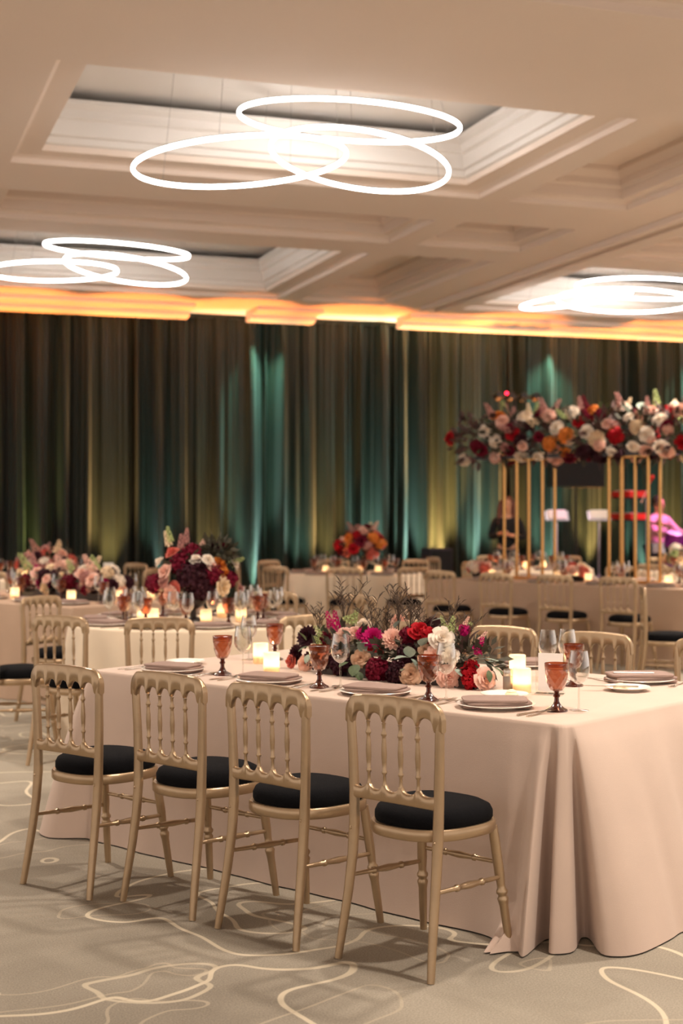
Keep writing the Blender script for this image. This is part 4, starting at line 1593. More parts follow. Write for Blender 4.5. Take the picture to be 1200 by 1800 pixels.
for (k, px, py, dy, sz, d) in (('greenround', 628, 1168, -0.13, 0.062, (-0.3, -0.4, -0.5)), ('greenround', 624, 1180, -0.14, 0.055, (0.4, -0.4, -0.5)), ('greenround', 612, 1164, -0.12, 0.05, (-0.6, -0.3, -0.2)),
                               ('round', 628, 1132, -0.10, 0.060, (0.5, -0.5, 0.2)), ('round', 634, 1128, -0.09, 0.055, (0.2, -0.4, -0.8)), ('round', 718, 1156, -0.13, 0.066, (-0.9, -0.3, 0.1)), ('round', 720, 1156, -0.13, 0.058, (-0.1, -0.3, 1)),
                               ('round', 722, 1158, -0.12, 0.055, (0.6, -0.2, -0.7)), ('oval', 538, 1126, -0.05, 0.060, (-0.5, -0.3, 0.9)), ('oval', 541, 1136, -0.06, 0.052, (-0.8, -0.3, -0.2)), ('round', 546, 1150, -0.08, 0.05, (-0.5, -0.4, -0.6)),
                               ('round', 741, 1136, -0.08, 0.06, (0.2, -0.4, 0.6)), ('round', 756, 1130, -0.07, 0.045, (0.7, -0.4, 0.3)), ('smoke', 756, 1104, 0.0, 0.075, (0.2, 0, 1)), ('smoke', 766, 1106, 0.0, 0.07, (0.8, 0, 0.8)),
                               ('smoke', 748, 1100, 0.02, 0.06, (-0.6, 0, 0.7)), ('round', 760, 1092, 0.02, 0.045, (0.6, -0.2, 0.3)), ('smoke', 812, 1142, -0.03, 0.075, (0.2, -0.2, 1)), ('smoke', 815, 1148, -0.04, 0.07, (0.6, -0.4, 0.4)),
                               ('smoke', 808, 1150, -0.05, 0.06, (-0.4, -0.4, 0.6)), ('smoke', 824, 1128, 0.0, 0.07, (0.6, 0, 1)), ('long', 836, 1160, -0.03, 0.12, (1, -0.2, 0.25)), ('long', 842, 1164, -0.03, 0.11, (1, -0.2, -0.1)),
                               ('long', 846, 1166, -0.02, 0.10, (1, 0.2, 0.3)), ('oval', 866, 1172, -0.05, 0.062, (0.8, -0.3, -0.4)), ('oval', 858, 1178, -0.07, 0.052, (0.1, -0.4, -0.6)), ('oval', 872, 1174, -0.03, 0.055, (0.8, 0.2, -0.5)),
                               ('round', 800, 1176, -0.11, 0.045, (0.4, -0.4, -0.3)), ('round', 694, 1104, 0.0, 0.045, (0.4, -0.3, 1)), ('round', 705, 1180, -0.16, 0.03, (0.3, -0.4, 0.4)), ('oval', 565, 1112, 0.0, 0.045, (0.2, -0.2, 1))):
    leaf(root, k, R(px, py, dy), sz, d, 'eucalyptus_leaf' if k in ('round', 'long') else 'leaf')
for i, (px, py, sz) in enumerate(((605, 1096, 0.20), (700, 1100, 0.19), (655, 1108, 0.17), (720, 1110, 0.17), (560, 1108, 0.14), (790, 1108, 0.14), (680, 1120, 0.16), (815, 1140, 0.15), (740, 1112, 0.13))):
    kid('grass_spray', GRASS[i % 3], root, loc=R(px, py + 8, 0.02) - root.location, scale=sz * 1.3, rot=(0, 0, i * 1.3))

# ---- mixed blossom masses


def blossom_mass(root, cent, rad, n, seed, cols, smin, smax, kinds=('rose', 'rose', 'puff', 'carnation', 'dahlia'), zmin=-0.4, spikes=0, leaves=0, jitter=0.1):
    r = random.Random(seed)
    cent = Vector(cent)
    for k, d in enumerate(fib(n, zmin)):
        d = (d + Vector((r.uniform(-1, 1), r.uniform(-1, 1), r.uniform(-1, 1))) * 0.16).normalized()
        q = r.uniform(0.86, 1.0 + jitter)
        p = cent + Vector((d.x * rad[0], d.y * rad[1], d.z * rad[2])) * q
        bloom(root, r.choice(kinds), r.choice(cols), p, r.uniform(smin, smax), d + Vector((0, 0, 0.15)))
    for k in range(spikes):
        a = r.uniform(0, 6.28)
        d = Vector((math.cos(a) * 0.6, math.sin(a) * 0.6, 1)).normalized()
        p = cent + Vector((d.x * rad[0], d.y * rad[1], d.z * rad[2])) * 0.8
        bloom(root, 'spike', r.choice(('green', 'blush', 'dusty', 'cream')), p, r.uniform(0.13, 0.2), d)
    for k in range(leaves):
        a = r.uniform(0, 6.28)
        d = Vector((math.cos(a), math.sin(a), r.uniform(-0.4, 0.8))).normalized()
        p = cent + Vector((d.x * rad[0], d.y * rad[1], d.z * rad[2])) * 0.95
        leaf(root, r.choice(('round', 'oval', 'smoke', 'long')), p, r.uniform(0.07, 0.11), d, 'leaf')


# burgundy centrepiece on the round cream table
root = thing('centrepiece', 'burgundy and blush centrepiece spilling from a dark footed bowl', 'flowers', (T2.x, T2.y, TOP))
kid('bowl', MB().lathe([(0, 0), (0.075, 0), (0.07, 0.012), (0.022, 0.03), (0.022, 0.075), (0.06, 0.1), (0.11, 0.15), (0.115, 0.165), (0.1, 0.16), (0, 0.11)], 24).mesh('footed_bowl', M_vase), root)


def C2(px, py, dy=0.0):
    return at(px, py, T2.y + dy)


foliage(root, [(C2(338, 1000), (0.2, 0.17, 0.13)), (C2(382, 972), (0.11, 0.1, 0.08))], 160, 0.08, M_leafd, 9)
for (k, c, px, py, dy, sz) in (('puff', 'burgundy', 318, 992, -0.10, 0.085), ('puff', 'burgundy', 337, 974, -0.06, 0.075), ('puff', 'plum', 338, 1012, -0.14, 0.115), ('puff', 'plum', 352, 1030, -0.12, 0.1), ('puff', 'burgundy', 372, 1008, -0.12, 0.085),
                               ('rose', 'coral', 303, 972, -0.06, 0.06), ('rose', 'blush', 290, 1005, -0.12, 0.065), ('rose', 'dusty', 288, 1022, -0.13, 0.055), ('rose', 'blush', 300, 1045, -0.15, 0.07), ('rose', 'coral', 306, 1034, -0.14, 0.055),
                               ('carnation', 'burgundy', 272, 1026, -0.08, 0.07), ('rose', 'white', 345, 984, -0.15, 0.05), ('rose', 'white', 366, 984, -0.15, 0.05), ('rose', 'blush', 373, 995, -0.15, 0.045), ('dahlia', 'plum', 356, 995, -0.16, 0.07),
                               ('rose', 'orange', 386, 994, -0.1, 0.07), ('rose', 'orange', 394, 1008, -0.08, 0.055), ('rose', 'cream', 392, 1030, -0.12, 0.075), ('carnation', 'burgundy', 404, 1018, -0.06, 0.06), ('rose', 'white', 412, 992, 0.0, 0.05),
                               ('rose', 'white', 280, 988, -0.05, 0.045), ('dahlia', 'burgundy', 390, 960, 0.0, 0.06), ('dahlia', 'plum', 374, 962, 0.0, 0.07), ('dahlia', 'plum', 402, 972, 0.0, 0.07), ('dahlia', 'plum', 336, 1000, 0.12, 0.1),
                               ('rose', 'blush', 310, 990, 0.14, 0.07), ('puff', 'burgundy', 350, 985, 0.14, 0.09), ('rose', 'orange', 380, 1010, 0.14, 0.07), ('rose', 'white', 330, 1030, 0.16, 0.07), ('rose', 'dusty', 420, 1036, -0.02, 0.05)):
    p = C2(px, py, dy)
    bloom(root, k, c, p, sz, (p - Vector((T2.x, T2.y, 1.05))) + Vector((0, 0, 0.05)))
for (c, px, py, d) in (('cream', 298, 962, (-0.3, 0, 1)), ('dusty', 318, 968, (0, 0, 1)), ('green', 300, 955, (-0.2, 0, 1)), ('blush', 350, 972, (0.4, 0, 1)), ('dusty', 326, 958, (0.1, 0, 1)), ('cream', 282, 1030, (-0.2, -0.5, -0.6)), ('green', 402, 994, (1, 0, 0.5))):
    bloom(root, 'spike', c, C2(px, py, 0), 0.115, d)

# centrepiece on the candlelit round table
root = thing('centrepiece', 'round red and blush centrepiece on the candlelit table in front of the drapes', 'flowers', (T6.x + 0.1, T6.y, TOP))
kid('bowl', MB().lathe([(0, 0), (0.08, 0), (0.03, 0.03), (0.03, 0.08), (0.1, 0.15), (0.09, 0.15), (0, 0.12)], 20).mesh('footed_bowl', M_vase), root)
cc = Vector((T6.x + 0.1, T6.y, 1.10))
foliage(root, [(cc, (0.26, 0.2, 0.2))], 150, 0.08, M_leafd, 11)
blossom_mass(root, cc, (0.26, 0.22, 0.2), 34, 5, ('burgundy', 'burgundy', 'red', 'white', 'blush', 'orange', 'coral', 'dusty'), 0.06, 0.085, spikes=3, leaves=5)

# long low rose runner on the table behind the left chairs
rc = LS(9.75, 7.5, TOP)
root = thing('flower_runner', 'long low runner of blush roses and burgundy blooms on a taupe table', 'flowers', rc)
kid('tray', MB().box((0, 0, 0.03), (1.3, 0.16, 0.06)).mesh('flower_tray', M_vase, 0), root, rot=(0, 0, T1r))
for i, l in enumerate((9.25, 9.55, 9.85, 10.15)):
    q = LS(l, 7.5, TOP + 0.13)
    foliage(root, [(q, (0.15, 0.13, 0.11))], 80, 0.06, M_leafd, 20 + i)
    blossom_mass(root, q, (0.17, 0.15, 0.13), 15, 30 + i, ('blush', 'white', 'dusty', 'burgundy', 'plum', 'cream', 'blush', 'magenta'), 0.045, 0.07, zmin=-0.5, spikes=2, leaves=3)

# low flowers on the far left round table
root = thing('centrepiece', 'pale pink and burgundy centrepiece on the round table beside the darkest drapes', 'flowers', (T4.x + 0.1, T4.y - 0.1, TOP))
kid('bowl', MB().lathe([(0, 0), (0.1, 0), (0.12, 0.06), (0.11, 0.06), (0, 0.03)], 20).mesh('low_bowl', M_vase), root)
cc = Vector((T4.x + 0.1, T4.y - 0.1, 0.93))
foliage(root, [(cc, (0.33, 0.25, 0.17))], 200, 0.08, M_leafd, 12)
blossom_mass(root, cc, (0.33, 0.27, 0.15), 30, 8, ('blush', 'white', 'dusty', 'burgundy', 'coral', 'plum', 'dusty', 'blush'), 0.05, 0.08, zmin=-0.5, spikes=4, leaves=5)

# pale low flowers in front of the band
root = thing('centrepiece', 'low white and red centrepiece on the round table in front of the drum kit', 'flowers', (T8.x - 0.15, T8.y, TOP))
kid('bowl', MB().lathe([(0, 0), (0.1, 0), (0.12, 0.06), (0.11, 0.06), (0, 0.03)], 20).mesh('low_bowl', M_vase), root)
cc = Vector((T8.x - 0.15, T8.y, 0.94))
foliage(root, [(cc, (0.3, 0.24, 0.12))], 120, 0.08, M_leafd, 13)
blossom_mass(root, cc, (0.31, 0.26, 0.13), 26, 9, ('white', 'white', 'cream', 'red', 'blush', 'orange', 'green'), 0.065, 0.09, zmin=-0.6, leaves=4)

# ---- tall gold stands on the taupe table carrying the hanging garland
GZ = 2.08


def gpos(px, s):
    k = (px - 600) / 2500
    y = s / (S_.x * k + S_.y)
    return Vector(((px - 600) / 2500 * y, y, 0))


M_brass = mat('polished_brass', (208, 158, 96), rough=0.25, metal=0.9, var=0.05)
for i, (pxs, lab) in enumerate((((886, 908, 929, 953), 'tall gold post stand at the darker end of the garland'), ((1070, 1093, 1116, 1139), 'tall gold post stand at the drummer end of the garland'))):
    pts = [gpos(px, 12.88) for px in pxs]
    mid = sum(pts, Vector()) / 4
    t = thing('flower_stand', lab, 'stand', (mid.x, mid.y, TOP))
    back = [Vector((q.x + S_.x * 0.24, q.y + S_.y * 0.24, 0)) for q in (pts[0], pts[-1], pts[1])]
    for q in pts + back[:2]:
        kid('post', MB().tube([(q.x - mid.x, q.y - mid.y, 0), (q.x - mid.x, q.y - mid.y, GZ - TOP)], 0.017, 10).mesh('stand_post', M_brass), t)
    lo, tp = MB(), MB()
    for mbx, z in ((lo, 0.012), (tp, GZ - TOP - 0.01)):
        ring = [pts[0], pts[-1], back[1], back[0]]
        for a, b in zip(ring, ring[1:] + ring[:1]):
            mbx.tube([(a.x - mid.x, a.y - mid.y, z), (b.x - mid.x, b.y - mid.y, z)], 0.012, 8)
    kid('base_frame', lo.mesh('base_frame', M_brass), t)
    kid('top_frame', tp.mesh('top_frame', M_brass), t)

g0, g1 = gpos(845, 12.98), gpos(1260, 12.98)
root = thing('flower_garland', 'thick garland of red, orange and white roses resting on the tall gold stands', 'flowers', (g0 + g1) / 2 + Vector((0, 0, GZ)))
gd = (g1 - g0)
b = MB()
b.box((0, 0, 0.02), (gd.length + 0.05, 0.22, 0.04))
kid('tray', b.mesh('garland_tray', M_vase, 0), root, rot=(0, 0, math.atan2(gd.y, gd.x)))
r = random.Random(21)
ng = 8
for i in range(ng):
    q = g0.lerp(g1, i / (ng - 1)) + Vector((0, 0, GZ + 0.24))
    foliage(root, [(q, (0.33, 0.30, 0.28))], 150, 0.12, M_leafd if i % 2 else M_leafp, 50 + i)
gn = gd.normalized()
gp = Vector((gn.y, -gn.x, 0))
GC = ('white', 'white', 'white', 'blush', 'cream', 'orange', 'orange', 'red', 'red', 'burgundy', 'burgundy', 'plum', 'blush', 'dusty')
for i in range(104):
    t = (i + r.uniform(-0.3, 0.3)) / 103
    a = (i * 2.4) % 6.283
    if math.cos(a) < -0.55 and i % 3:
        a += 2.6
    d = gp * math.cos(a) + Vector((0, 0, 1)) * math.sin(a) * 1.0
    if t < 0.03:
        d = d - gn * 0.8
    q = g0.lerp(g1, t) + Vector((0, 0, GZ + 0.24)) + Vector((d.x * 0.27, d.y * 0.27, d.z * 0.25)) * r.uniform(0.85, 1.08)
    k = r.choice(('rose', 'rose', 'rose', 'carnation', 'puff'))
    bloom(root, k, r.choice(GC), q, r.uniform(0.06, 0.098), d + Vector((0, -0.2, 0)))
for i in range(30):
    t = r.uniform(0, 1)
    a = r.uniform(0.2, 2.9)
    d = gp * math.cos(a) + Vector((0, 0, 1)) * math.sin(a)
    q = g0.lerp(g1, t) + Vector((0, 0, GZ + 0.24)) + d * 0.24
    bloom(root, 'spike', r.choice(('green', 'dusty', 'burgundy', 'cream', 'dusty')), q, r.uniform(0.14, 0.22), d + gn * r.uniform(-0.4, 0.4))
for i in range(34):
    t = r.uniform(-0.02, 1)
    a = r.uniform(-1.4, 3.2)
    d = gp * math.cos(a) + Vector((0, 0, 1)) * math.sin(a) - (gn * 0.5 if t < 0.05 else Vector())
    q = g0.lerp(g1, t) + Vector((0, 0, GZ + 0.24)) + d * 0.25
    leaf(root, r.choice(('round', 'oval', 'smoke', 'greenround')), q, r.uniform(0.08, 0.13), d + gn * r.uniform(-0.6, 0.6))
# loose pale flowers between the settings at the foot of the stands
for l, sd, wh in ((8.12, 41, 'between the two gold stands'), (9.4, 42, 'past the gold stand at the singer end'), (6.75, 43, 'past the gold stand at the drummer end')):
    q = LS(l, 12.95, TOP)
    root = thing('posy', 'low posy of pale roses ' + wh, 'flowers', q, 0, 'posies on the taupe table')
    kid('bowl', MB().lathe([(0, 0), (0.07, 0), (0.09, 0.06), (0.08, 0.06), (0, 0.03)], 16).mesh('posy_bowl', M_vase), root)
    blossom_mass(root, q + Vector((0, 0, 0.10)), (0.12, 0.12, 0.07), 11, sd, ('white', 'blush', 'cream', 'coral', 'blush'), 0.05, 0.07, zmin=-0.1, leaves=3)

# ------------------------------------------------------------------ band platform and players


def BP(px, v, z=0.0):
    k = (px - 600) / 2500
    y = v / (math.cos(RA) - math.sin(RA) * k)
    return Vector((k * y, y, z))


RZ = 0.35
M_stage = mat('black_stage_deck', (22, 20, 22), rough=0.7, var=0.2)
M_red = mat('red_lacquer', (196, 18, 14), rough=0.3, var=0.06)
M_keys = mat('white_keys', (226, 220, 212), rough=0.3, var=0.03)
M_chrome = mat('chrome_tube', (205, 195, 205), rough=0.2, metal=1.0, var=0.04)
M_sparkle = mat('violet_sparkle_shell', (150, 50, 150), rough=0.25, metal=0.4, var=0.35, scale=70)
M_drumskin = mat('white_drumskin', (235, 225, 230), rough=0.5, var=0.03)
M_skin = mat('skin', (196, 142, 112), rough=0.6, var=0.06)
M_hairb = mat('dark_hair', (40, 26, 20), rough=0.6, var=0.2, scale=40)
M_haira = mat('auburn_hair', (104, 52, 34), rough=0.5, var=0.25, scale=40)
M_pink = mat('pale_pink_shirt', (226, 170, 178), rough=0.8, var=0.06)
M_blackcloth = mat('black_clothes', (20, 18, 20), rough=0.9, var=0.15)
M_lipred = mat('lips', (150, 60, 56), rough=0.5, var=0.05)
M_eye = mat('dark_eyes', (24, 18, 16), rough=0.2, var=0.1)

a, b2 = BP(955, 18.1), BP(1300, 18.1)
t = thing('band_platform', 'low black platform carrying the drummer and keyboards', 'stage', UV(11.35, 18.58), RA)
nd = 3
for i in range(nd):
    x = -1.8 + 1.2 * (i + 0.5)
    kid('deck_panel', MB().box((x, 0, RZ - 0.03), (1.192, 1.0, 0.06)).mesh('deck_panel', M_stage, 0), t)
kid('skirt', MB().box((0, 0, (RZ - 0.06) / 2), (3.54, 0.94, RZ - 0.06)).mesh('stage_skirt', M_blackcloth, 0), t)


def skin_mesh(name, P, E, mt, root_v=0, sub=2):
    me = bpy.data.meshes.new(name + '_cage')
    keys = list(P)
    idx = {k: i for i, k in enumerate(keys)}
    me.from_pydata([P[k][0] for k in keys], [(idx[a], idx[b]) for a, b in E], [])
    o = bpy.data.objects.new(name + '_cage', me)
    COL.objects.link(o)
    sm = o.modifiers.new('skin', 'SKIN')
    sm.use_smooth_shade = True
    sv = me.skin_vertices[0].data
    for i, k in enumerate(keys):
        r = P[k][1]
        sv[i].radius = r if hasattr(r, '__len__') else (r, r)
        sv[i].use_root = (k == keys[root_v])
    sb = o.modifiers.new('subsurf', 'SUBSURF')
    sb.levels = sb.render_levels = sub
    dg = bpy.context.evaluated_depsgraph_get()
    res = bpy.data.meshes.new_from_object(o.evaluated_get(dg))
    res.name = name
    bpy.data.objects.remove(o)
    res.materials.clear()
    res.materials.append(mt)
    res.polygons.foreach_set('use_smooth', [True] * len(res.polygons))
    return res


def person(label, loc, rz, sit, arms, top_mat, leg_mat, hair_mat, long_hair, h=1.0):
    """local frame: faces -y; arms = {side: (elbow, wrist)}"""
    t = thing('person', label, 'person', loc, rz)
    hp = sit if sit else 0.93
    Z = hp - 0.93
    P = {'pelvis': ((0, 0, hp), (0.15, 0.11)), 'waist': ((0, 0, hp + 0.16), (0.125, 0.095)), 'chest': ((0, 0.0, hp + 0.34), (0.155, 0.11)), 'collar': ((0, 0.01, hp + 0.46), (0.11, 0.08)),
         'neck': ((0, 0.0, hp + 0.54), 0.052), 'jaw': ((0, -0.015, hp + 0.60), (0.062, 0.072)), 'brow': ((0, -0.01, hp + 0.69), (0.075, 0.09)), 'crown': ((0, 0.0, hp + 0.76), (0.06, 0.07))}
    E = [('pelvis', 'waist'), ('waist', 'chest'), ('chest', 'collar'), ('collar', 'neck'), ('neck', 'jaw'), ('jaw', 'brow'), ('brow', 'crown')]
    T = dict((k, (P[k][0], tuple(x + 0.014 for x in P[k][1]))) for k in ('pelvis', 'waist', 'chest'))
    T['collar'] = (P['collar'][0], (0.118, 0.09))
    TE = [('pelvis', 'waist'), ('waist', 'chest'), ('chest', 'collar')]
    G = {'pelvis': (P['pelvis'][0], (0.166, 0.125))}
    GE = []
    for s, nm in ((-1, 'l'), (1, 'r')):
        el, wr = arms[nm]
        sh = (s * 0.175, 0.0, hp + 0.435)
        P['sh' + nm] = (sh, 0.056)
        P['el' + nm] = (el, 0.042)
        P['wr' + nm] = (wr, 0.027)
        E += [('collar', 'sh' + nm), ('sh' + nm, 'el' + nm), ('el' + nm, 'wr' + nm)]
        T['sh' + nm] = (sh, 0.068)
        T['el' + nm] = (el, 0.055)
        T['cuff' + nm] = (tuple(Vector(el).lerp(Vector(wr), 0.85)), 0.04)
        TE += [('collar', 'sh' + nm), ('sh' + nm, 'el' + nm), ('el' + nm, 'cuff' + nm)]
        d = (Vector(wr) - Vector(el)).normalized()
        sd = d.cross(Vector((0, 0, 1)))
        sd = sd.normalized() if sd.length > 0.1 else Vector((1, 0, 0))
        pm = Vector(wr) + d * 0.07
        P['pm' + nm] = (tuple(pm), (0.036, 0.018))
        E.append(('wr' + nm, 'pm' + nm))
        for q, (off, ln) in enumerate(((-0.03, 0.062), (-0.01, 0.075), (0.01, 0.07), (0.03, 0.055))):
            k1, k2 = pm + sd * off + d * ln * 0.55, pm + sd * off * 1.05 + d * ln * 0.75 + Vector((0, 0, -0.035))
            P['f%s%d' % (nm, q)] = (tuple(k1), 0.009)
            P['g%s%d' % (nm, q)] = (tuple(k2), 0.007)
            E += [('pm' + nm, 'f%s%d' % (nm, q)), ('f%s%d' % (nm, q), 'g%s%d' % (nm, q))]
        th = Vector(wr) + d * 0.035 - sd * s * 0.045 + Vector((0, 0, -0.01))
        P['th' + nm] = (tuple(th), 0.010)
        P['tt' + nm] = (tuple(th + d * 0.04 + Vector((0, 0, -0.02))), 0.008)
        E += [('wr' + nm, 'th' + nm), ('th' + nm, 'tt' + nm)]
        if sit:
            kn, an, toe = (s * 0.2, -0.43, hp + 0.02), (s * 0.2, -0.40, 0.09), (s * 0.21, -0.56, 0.035)
        else:
            kn, an, toe = (s * 0.1, -0.02, 0.5), (s * 0.105, 0.02, 0.09), (s * 0.13, -0.14, 0.035)
        P['hi' + nm] = ((s * 0.095, 0.0, hp - 0.04), 0.088)
        P['kn' + nm] = (kn, 0.056)
        P['an' + nm] = (an, 0.038)
        P['to' + nm] = (toe, (0.04, 0.028))
        E += [('pelvis', 'hi' + nm), ('hi' + nm, 'kn' + nm), ('kn' + nm, 'an' + nm), ('an' + nm, 'to' + nm)]
        G['hi' + nm] = (P['hi' + nm][0], 0.1)
        G['kn' + nm] = (kn, 0.07)
        G['an' + nm] = (tuple(Vector(an) + Vector((0, 0, 0.01))), 0.056)
        GE += [('pelvis', 'hi' + nm), ('hi' + nm, 'kn' + nm), ('kn' + nm, 'an' + nm)]
    kid('body', skin_mesh('person_body', P, E, M_skin), t)
    kid('shirt', skin_mesh('shirt', T, TE, top_mat), t)
    kid('trousers', skin_mesh('trousers', G, GE, leg_mat), t)
    for s, nm in ((-1, 'l'), (1, 'r')):
        an, toe = Vector(P['an' + nm][0]), Vector(P['to' + nm][0])
        kid('shoe', MB().tube([an + Vector((0, 0.05, -0.05)), an + Vector((0, 0, -0.045)), toe, toe + Vector((0, -0.05, -0.005))], [0.03, 0.042, 0.042, 0.02], 10, flat=0.85).mesh('shoe', M_blackcloth), t)
    hz = hp + 0.69
    hm = MB()
    vs, fs = [], []
    n, m = 16, 8
    for j in range(m + 1):
        ph = math.pi * 0.5 * (1 - j / m * 1.45)
        for i in range(n):
            a = 2 * math.pi * i / n
            x, y, z = 0.088 * math.cos(ph) * math.cos(a), 0.105 * math.cos(ph) * math.sin(a) + 0.012, 0.1 * math.sin(ph)
            if y < -0.045 and z < 0.045:
                y, z = -0.045, max(z, 0.045)
            vs.append((x, y, z + 0.012))
    fs = [(j * n + i, j * n + (i + 1) % n, (j + 1) * n + (i + 1) % n, (j + 1) * n + i) for j in range(m) for i in range(n)]
    hm.add(vs, fs)
    if long_hair:
        for s in (-1, 1):
            hm.tube([(s * 0.07, 0.02, 0.03), (s * 0.095, 0.0, -0.06), (s * 0.105, -0.02, -0.17), (s * 0.10, -0.05, -0.28), (s * 0.09, -0.06, -0.36)], [0.04, 0.045, 0.045, 0.038, 0.015], 8)
        hm.tube([(0, 0.06, 0.03), (0, 0.085, -0.1), (0, 0.10, -0.25), (0, 0.1, -0.36)], [0.07, 0.075, 0.07, 0.03], 8)
    kid('hair', hm.mesh('hair', hair_mat, 60), t, loc=(0, 0, hz))
    for s in (-1, 1):
        kid('eye', MB().lathe([(0, -0.008), (0.007, -0.004), (0.008, 0), (0.007, 0.004), (0, 0.008)], 8).mesh('eye', M_eye), t, loc=(s * 0.03, -0.088, hp + 0.675))
        kid('ear', MB().lathe([(0, -0.022), (0.009, -0.012), (0.01, 0.004), (0.008, 0.016), (0, 0.022)], 8).mesh('ear', M_skin), t, loc=(s * 0.077, 0.0, hp + 0.66))
    kid('nose', MB().tube([(0, -0.088, hp + 0.67), (0, -0.108, hp + 0.642), (0, -0.09, hp + 0.632)], [0.006, 0.011, 0.008], 8).mesh('nose', M_skin), t)
    kid('mouth', MB().tube([(-0.022, -0.078, hp + 0.607), (0, -0.088, hp + 0.605), (0.022, -0.078, hp + 0.607)], [0.003, 0.006, 0.003], 6).mesh('mouth', M_lipred), t)
    return t


dp = BP(1157, 18.72, RZ)
person('person in a pale pink shirt seated at the drums with arms reaching forward', dp, R_(38), 0.60,
       {'l': ((-0.27, -0.16, 0.82), (-0.2, -0.42, 0.80)), 'r': ((0.3, -0.14, 0.84), (0.24, -0.42, 0.84))}, M_pink, M_blackcloth, M_hairb, False)
t = thing('drum_stool', 'round black stool under the pink-shirted drummer', 'stool', dp)
kid('seat', MB().lathe([(0, 0.43), (0.16, 0.43), (0.175, 0.45), (0.175, 0.475), (0.15, 0.49), (0, 0.492)], 24).mesh('stool_seat', M_blackcloth), t)
kid('post', MB().tube([(0, 0, 0.1), (0, 0, 0.43)], 0.018, 8).mesh('stool_post', M_chrome), t)
for i in range(3):
    a = i * 2.094
    kid('leg', MB().tube([(0, 0, 0.2), (0.2 * math.cos(a), 0.2 * math.sin(a), 0.008)], 0.01, 6).mesh('stool_leg', M_chrome), t)

# drum kit in front of the drummer
dk = BP(1195, 18.34, RZ)
t = thing('drum_kit', 'violet sparkle drum kit with gold cymbals in front of the pink-shirted drummer', 'drum kit', dk, R_(20))


def drum(nm, c, r, h, tilt, me=M_sparkle):
    e = Euler(tilt)
    o = kid(nm, MB().lathe([(r, -h / 2), (r, h / 2)], 28).mesh('drum_shell', me), t, loc=c, rot=e)
    kid('drumskin', MB().lathe([(0, h / 2 - 0.002), (r * 0.99, h / 2 - 0.002)], 28).mesh('drumskin', M_drumskin, 0), o)
    kid('drumskin', MB().lathe([(r * 0.99, -h / 2 + 0.002), (0, -h / 2 + 0.002)], 28).mesh('drumskin', M_drumskin, 0), o)
    for z in (-h / 2, h / 2):
        kid('hoop', MB().ring(r + 0.004, 0.008, 36, 6).mesh('hoop', M_chrome), o, loc=(0, 0, z))


drum('bass_drum', (0, -0.05, 0.285), 0.28, 0.36, (math.pi / 2, 0, 0))
drum('tom', (-0.17, -0.08, 0.74), 0.13, 0.2, (0.25, 0, 0))
drum('tom', (0.15, -0.08, 0.74), 0.14, 0.22, (0.25, 0, 0))
drum('floor_tom', (0.42, 0.05, 0.4), 0.19, 0.38, (0, 0, 0))
drum('snare_drum', (-0.3, 0.12, 0.62), 0.17, 0.14, (0, 0, 0), M_chrome)
M_cym = mat('gold_cymbal', (214, 170, 90), rough=0.25, metal=1.0, var=0.06)
for x, y, z, r in ((-0.40, -0.08, 0.98, 0.2), (0.44, -0.12, 1.08, 0.24)):
    o = kid('cymbal', MB().lathe([(0, 0.03), (0.03, 0.026), (0.045, 0.012), (r, -0.012), (r, -0.014), (0.045, 0.009), (0, 0.02)], 32).mesh('cymbal', M_cym), t, loc=(x, y, z), rot=(0.2, 0.1, 0))
    kid('cymbal_stand', MB().tube([(x, y, 0.0), (x, y, z + 0.03)], 0.011, 8).mesh('cymbal_pole', M_chrome), t)
    for i in range(3):
        a = i * 2.094 + 0.5
        kid('stand_leg', MB().tube([(x, y, 0.25), (x + 0.14 * math.cos(a), y + 0.14 * math.sin(a), 0.008)], 0.008, 6).mesh('cymbal_leg', M_chrome), t)
for x, y, z in ((-0.17, -0.08, 0.64), (0.15, -0.08, 0.63)):
    kid('tom_post', MB().tube([(x * 0.4, -0.05, 0.54), (x, y, z + 0.03)], 0.012, 8).mesh('tom_post', M_chrome), t)
for s in (-1, 1):
    kid('snare_leg', MB().tube([(-0.3 + s * 0.1, 0.12, 0.0), (-0.3, 0.12, 0.3), (-0.3 + s * 0.08, 0.12, 0.56)], 0.009, 6).mesh('snare_leg', M_chrome), t)
    kid('floor_tom_leg', MB().tube([(0.42 + s * 0.2, 0.05, 0.0), (0.42 + s * 0.2, 0.05, 0.4)], 0.008, 6).mesh('floor_tom_leg', M_chrome), t)

# singer in black
person('person in black with long auburn hair standing by the gold posts before the drapes', BP(891, 18.45), R_(-10), 0,
       {'l': ((-0.24, -0.02, 1.13), (-0.07, -0.2, 1.2)), 'r': ((0.24, -0.02, 1.13), (0.07, -0.2, 1.17))}, M_blackcloth, M_blackcloth, M_haira, True)
bpy.context.view_layer.update()

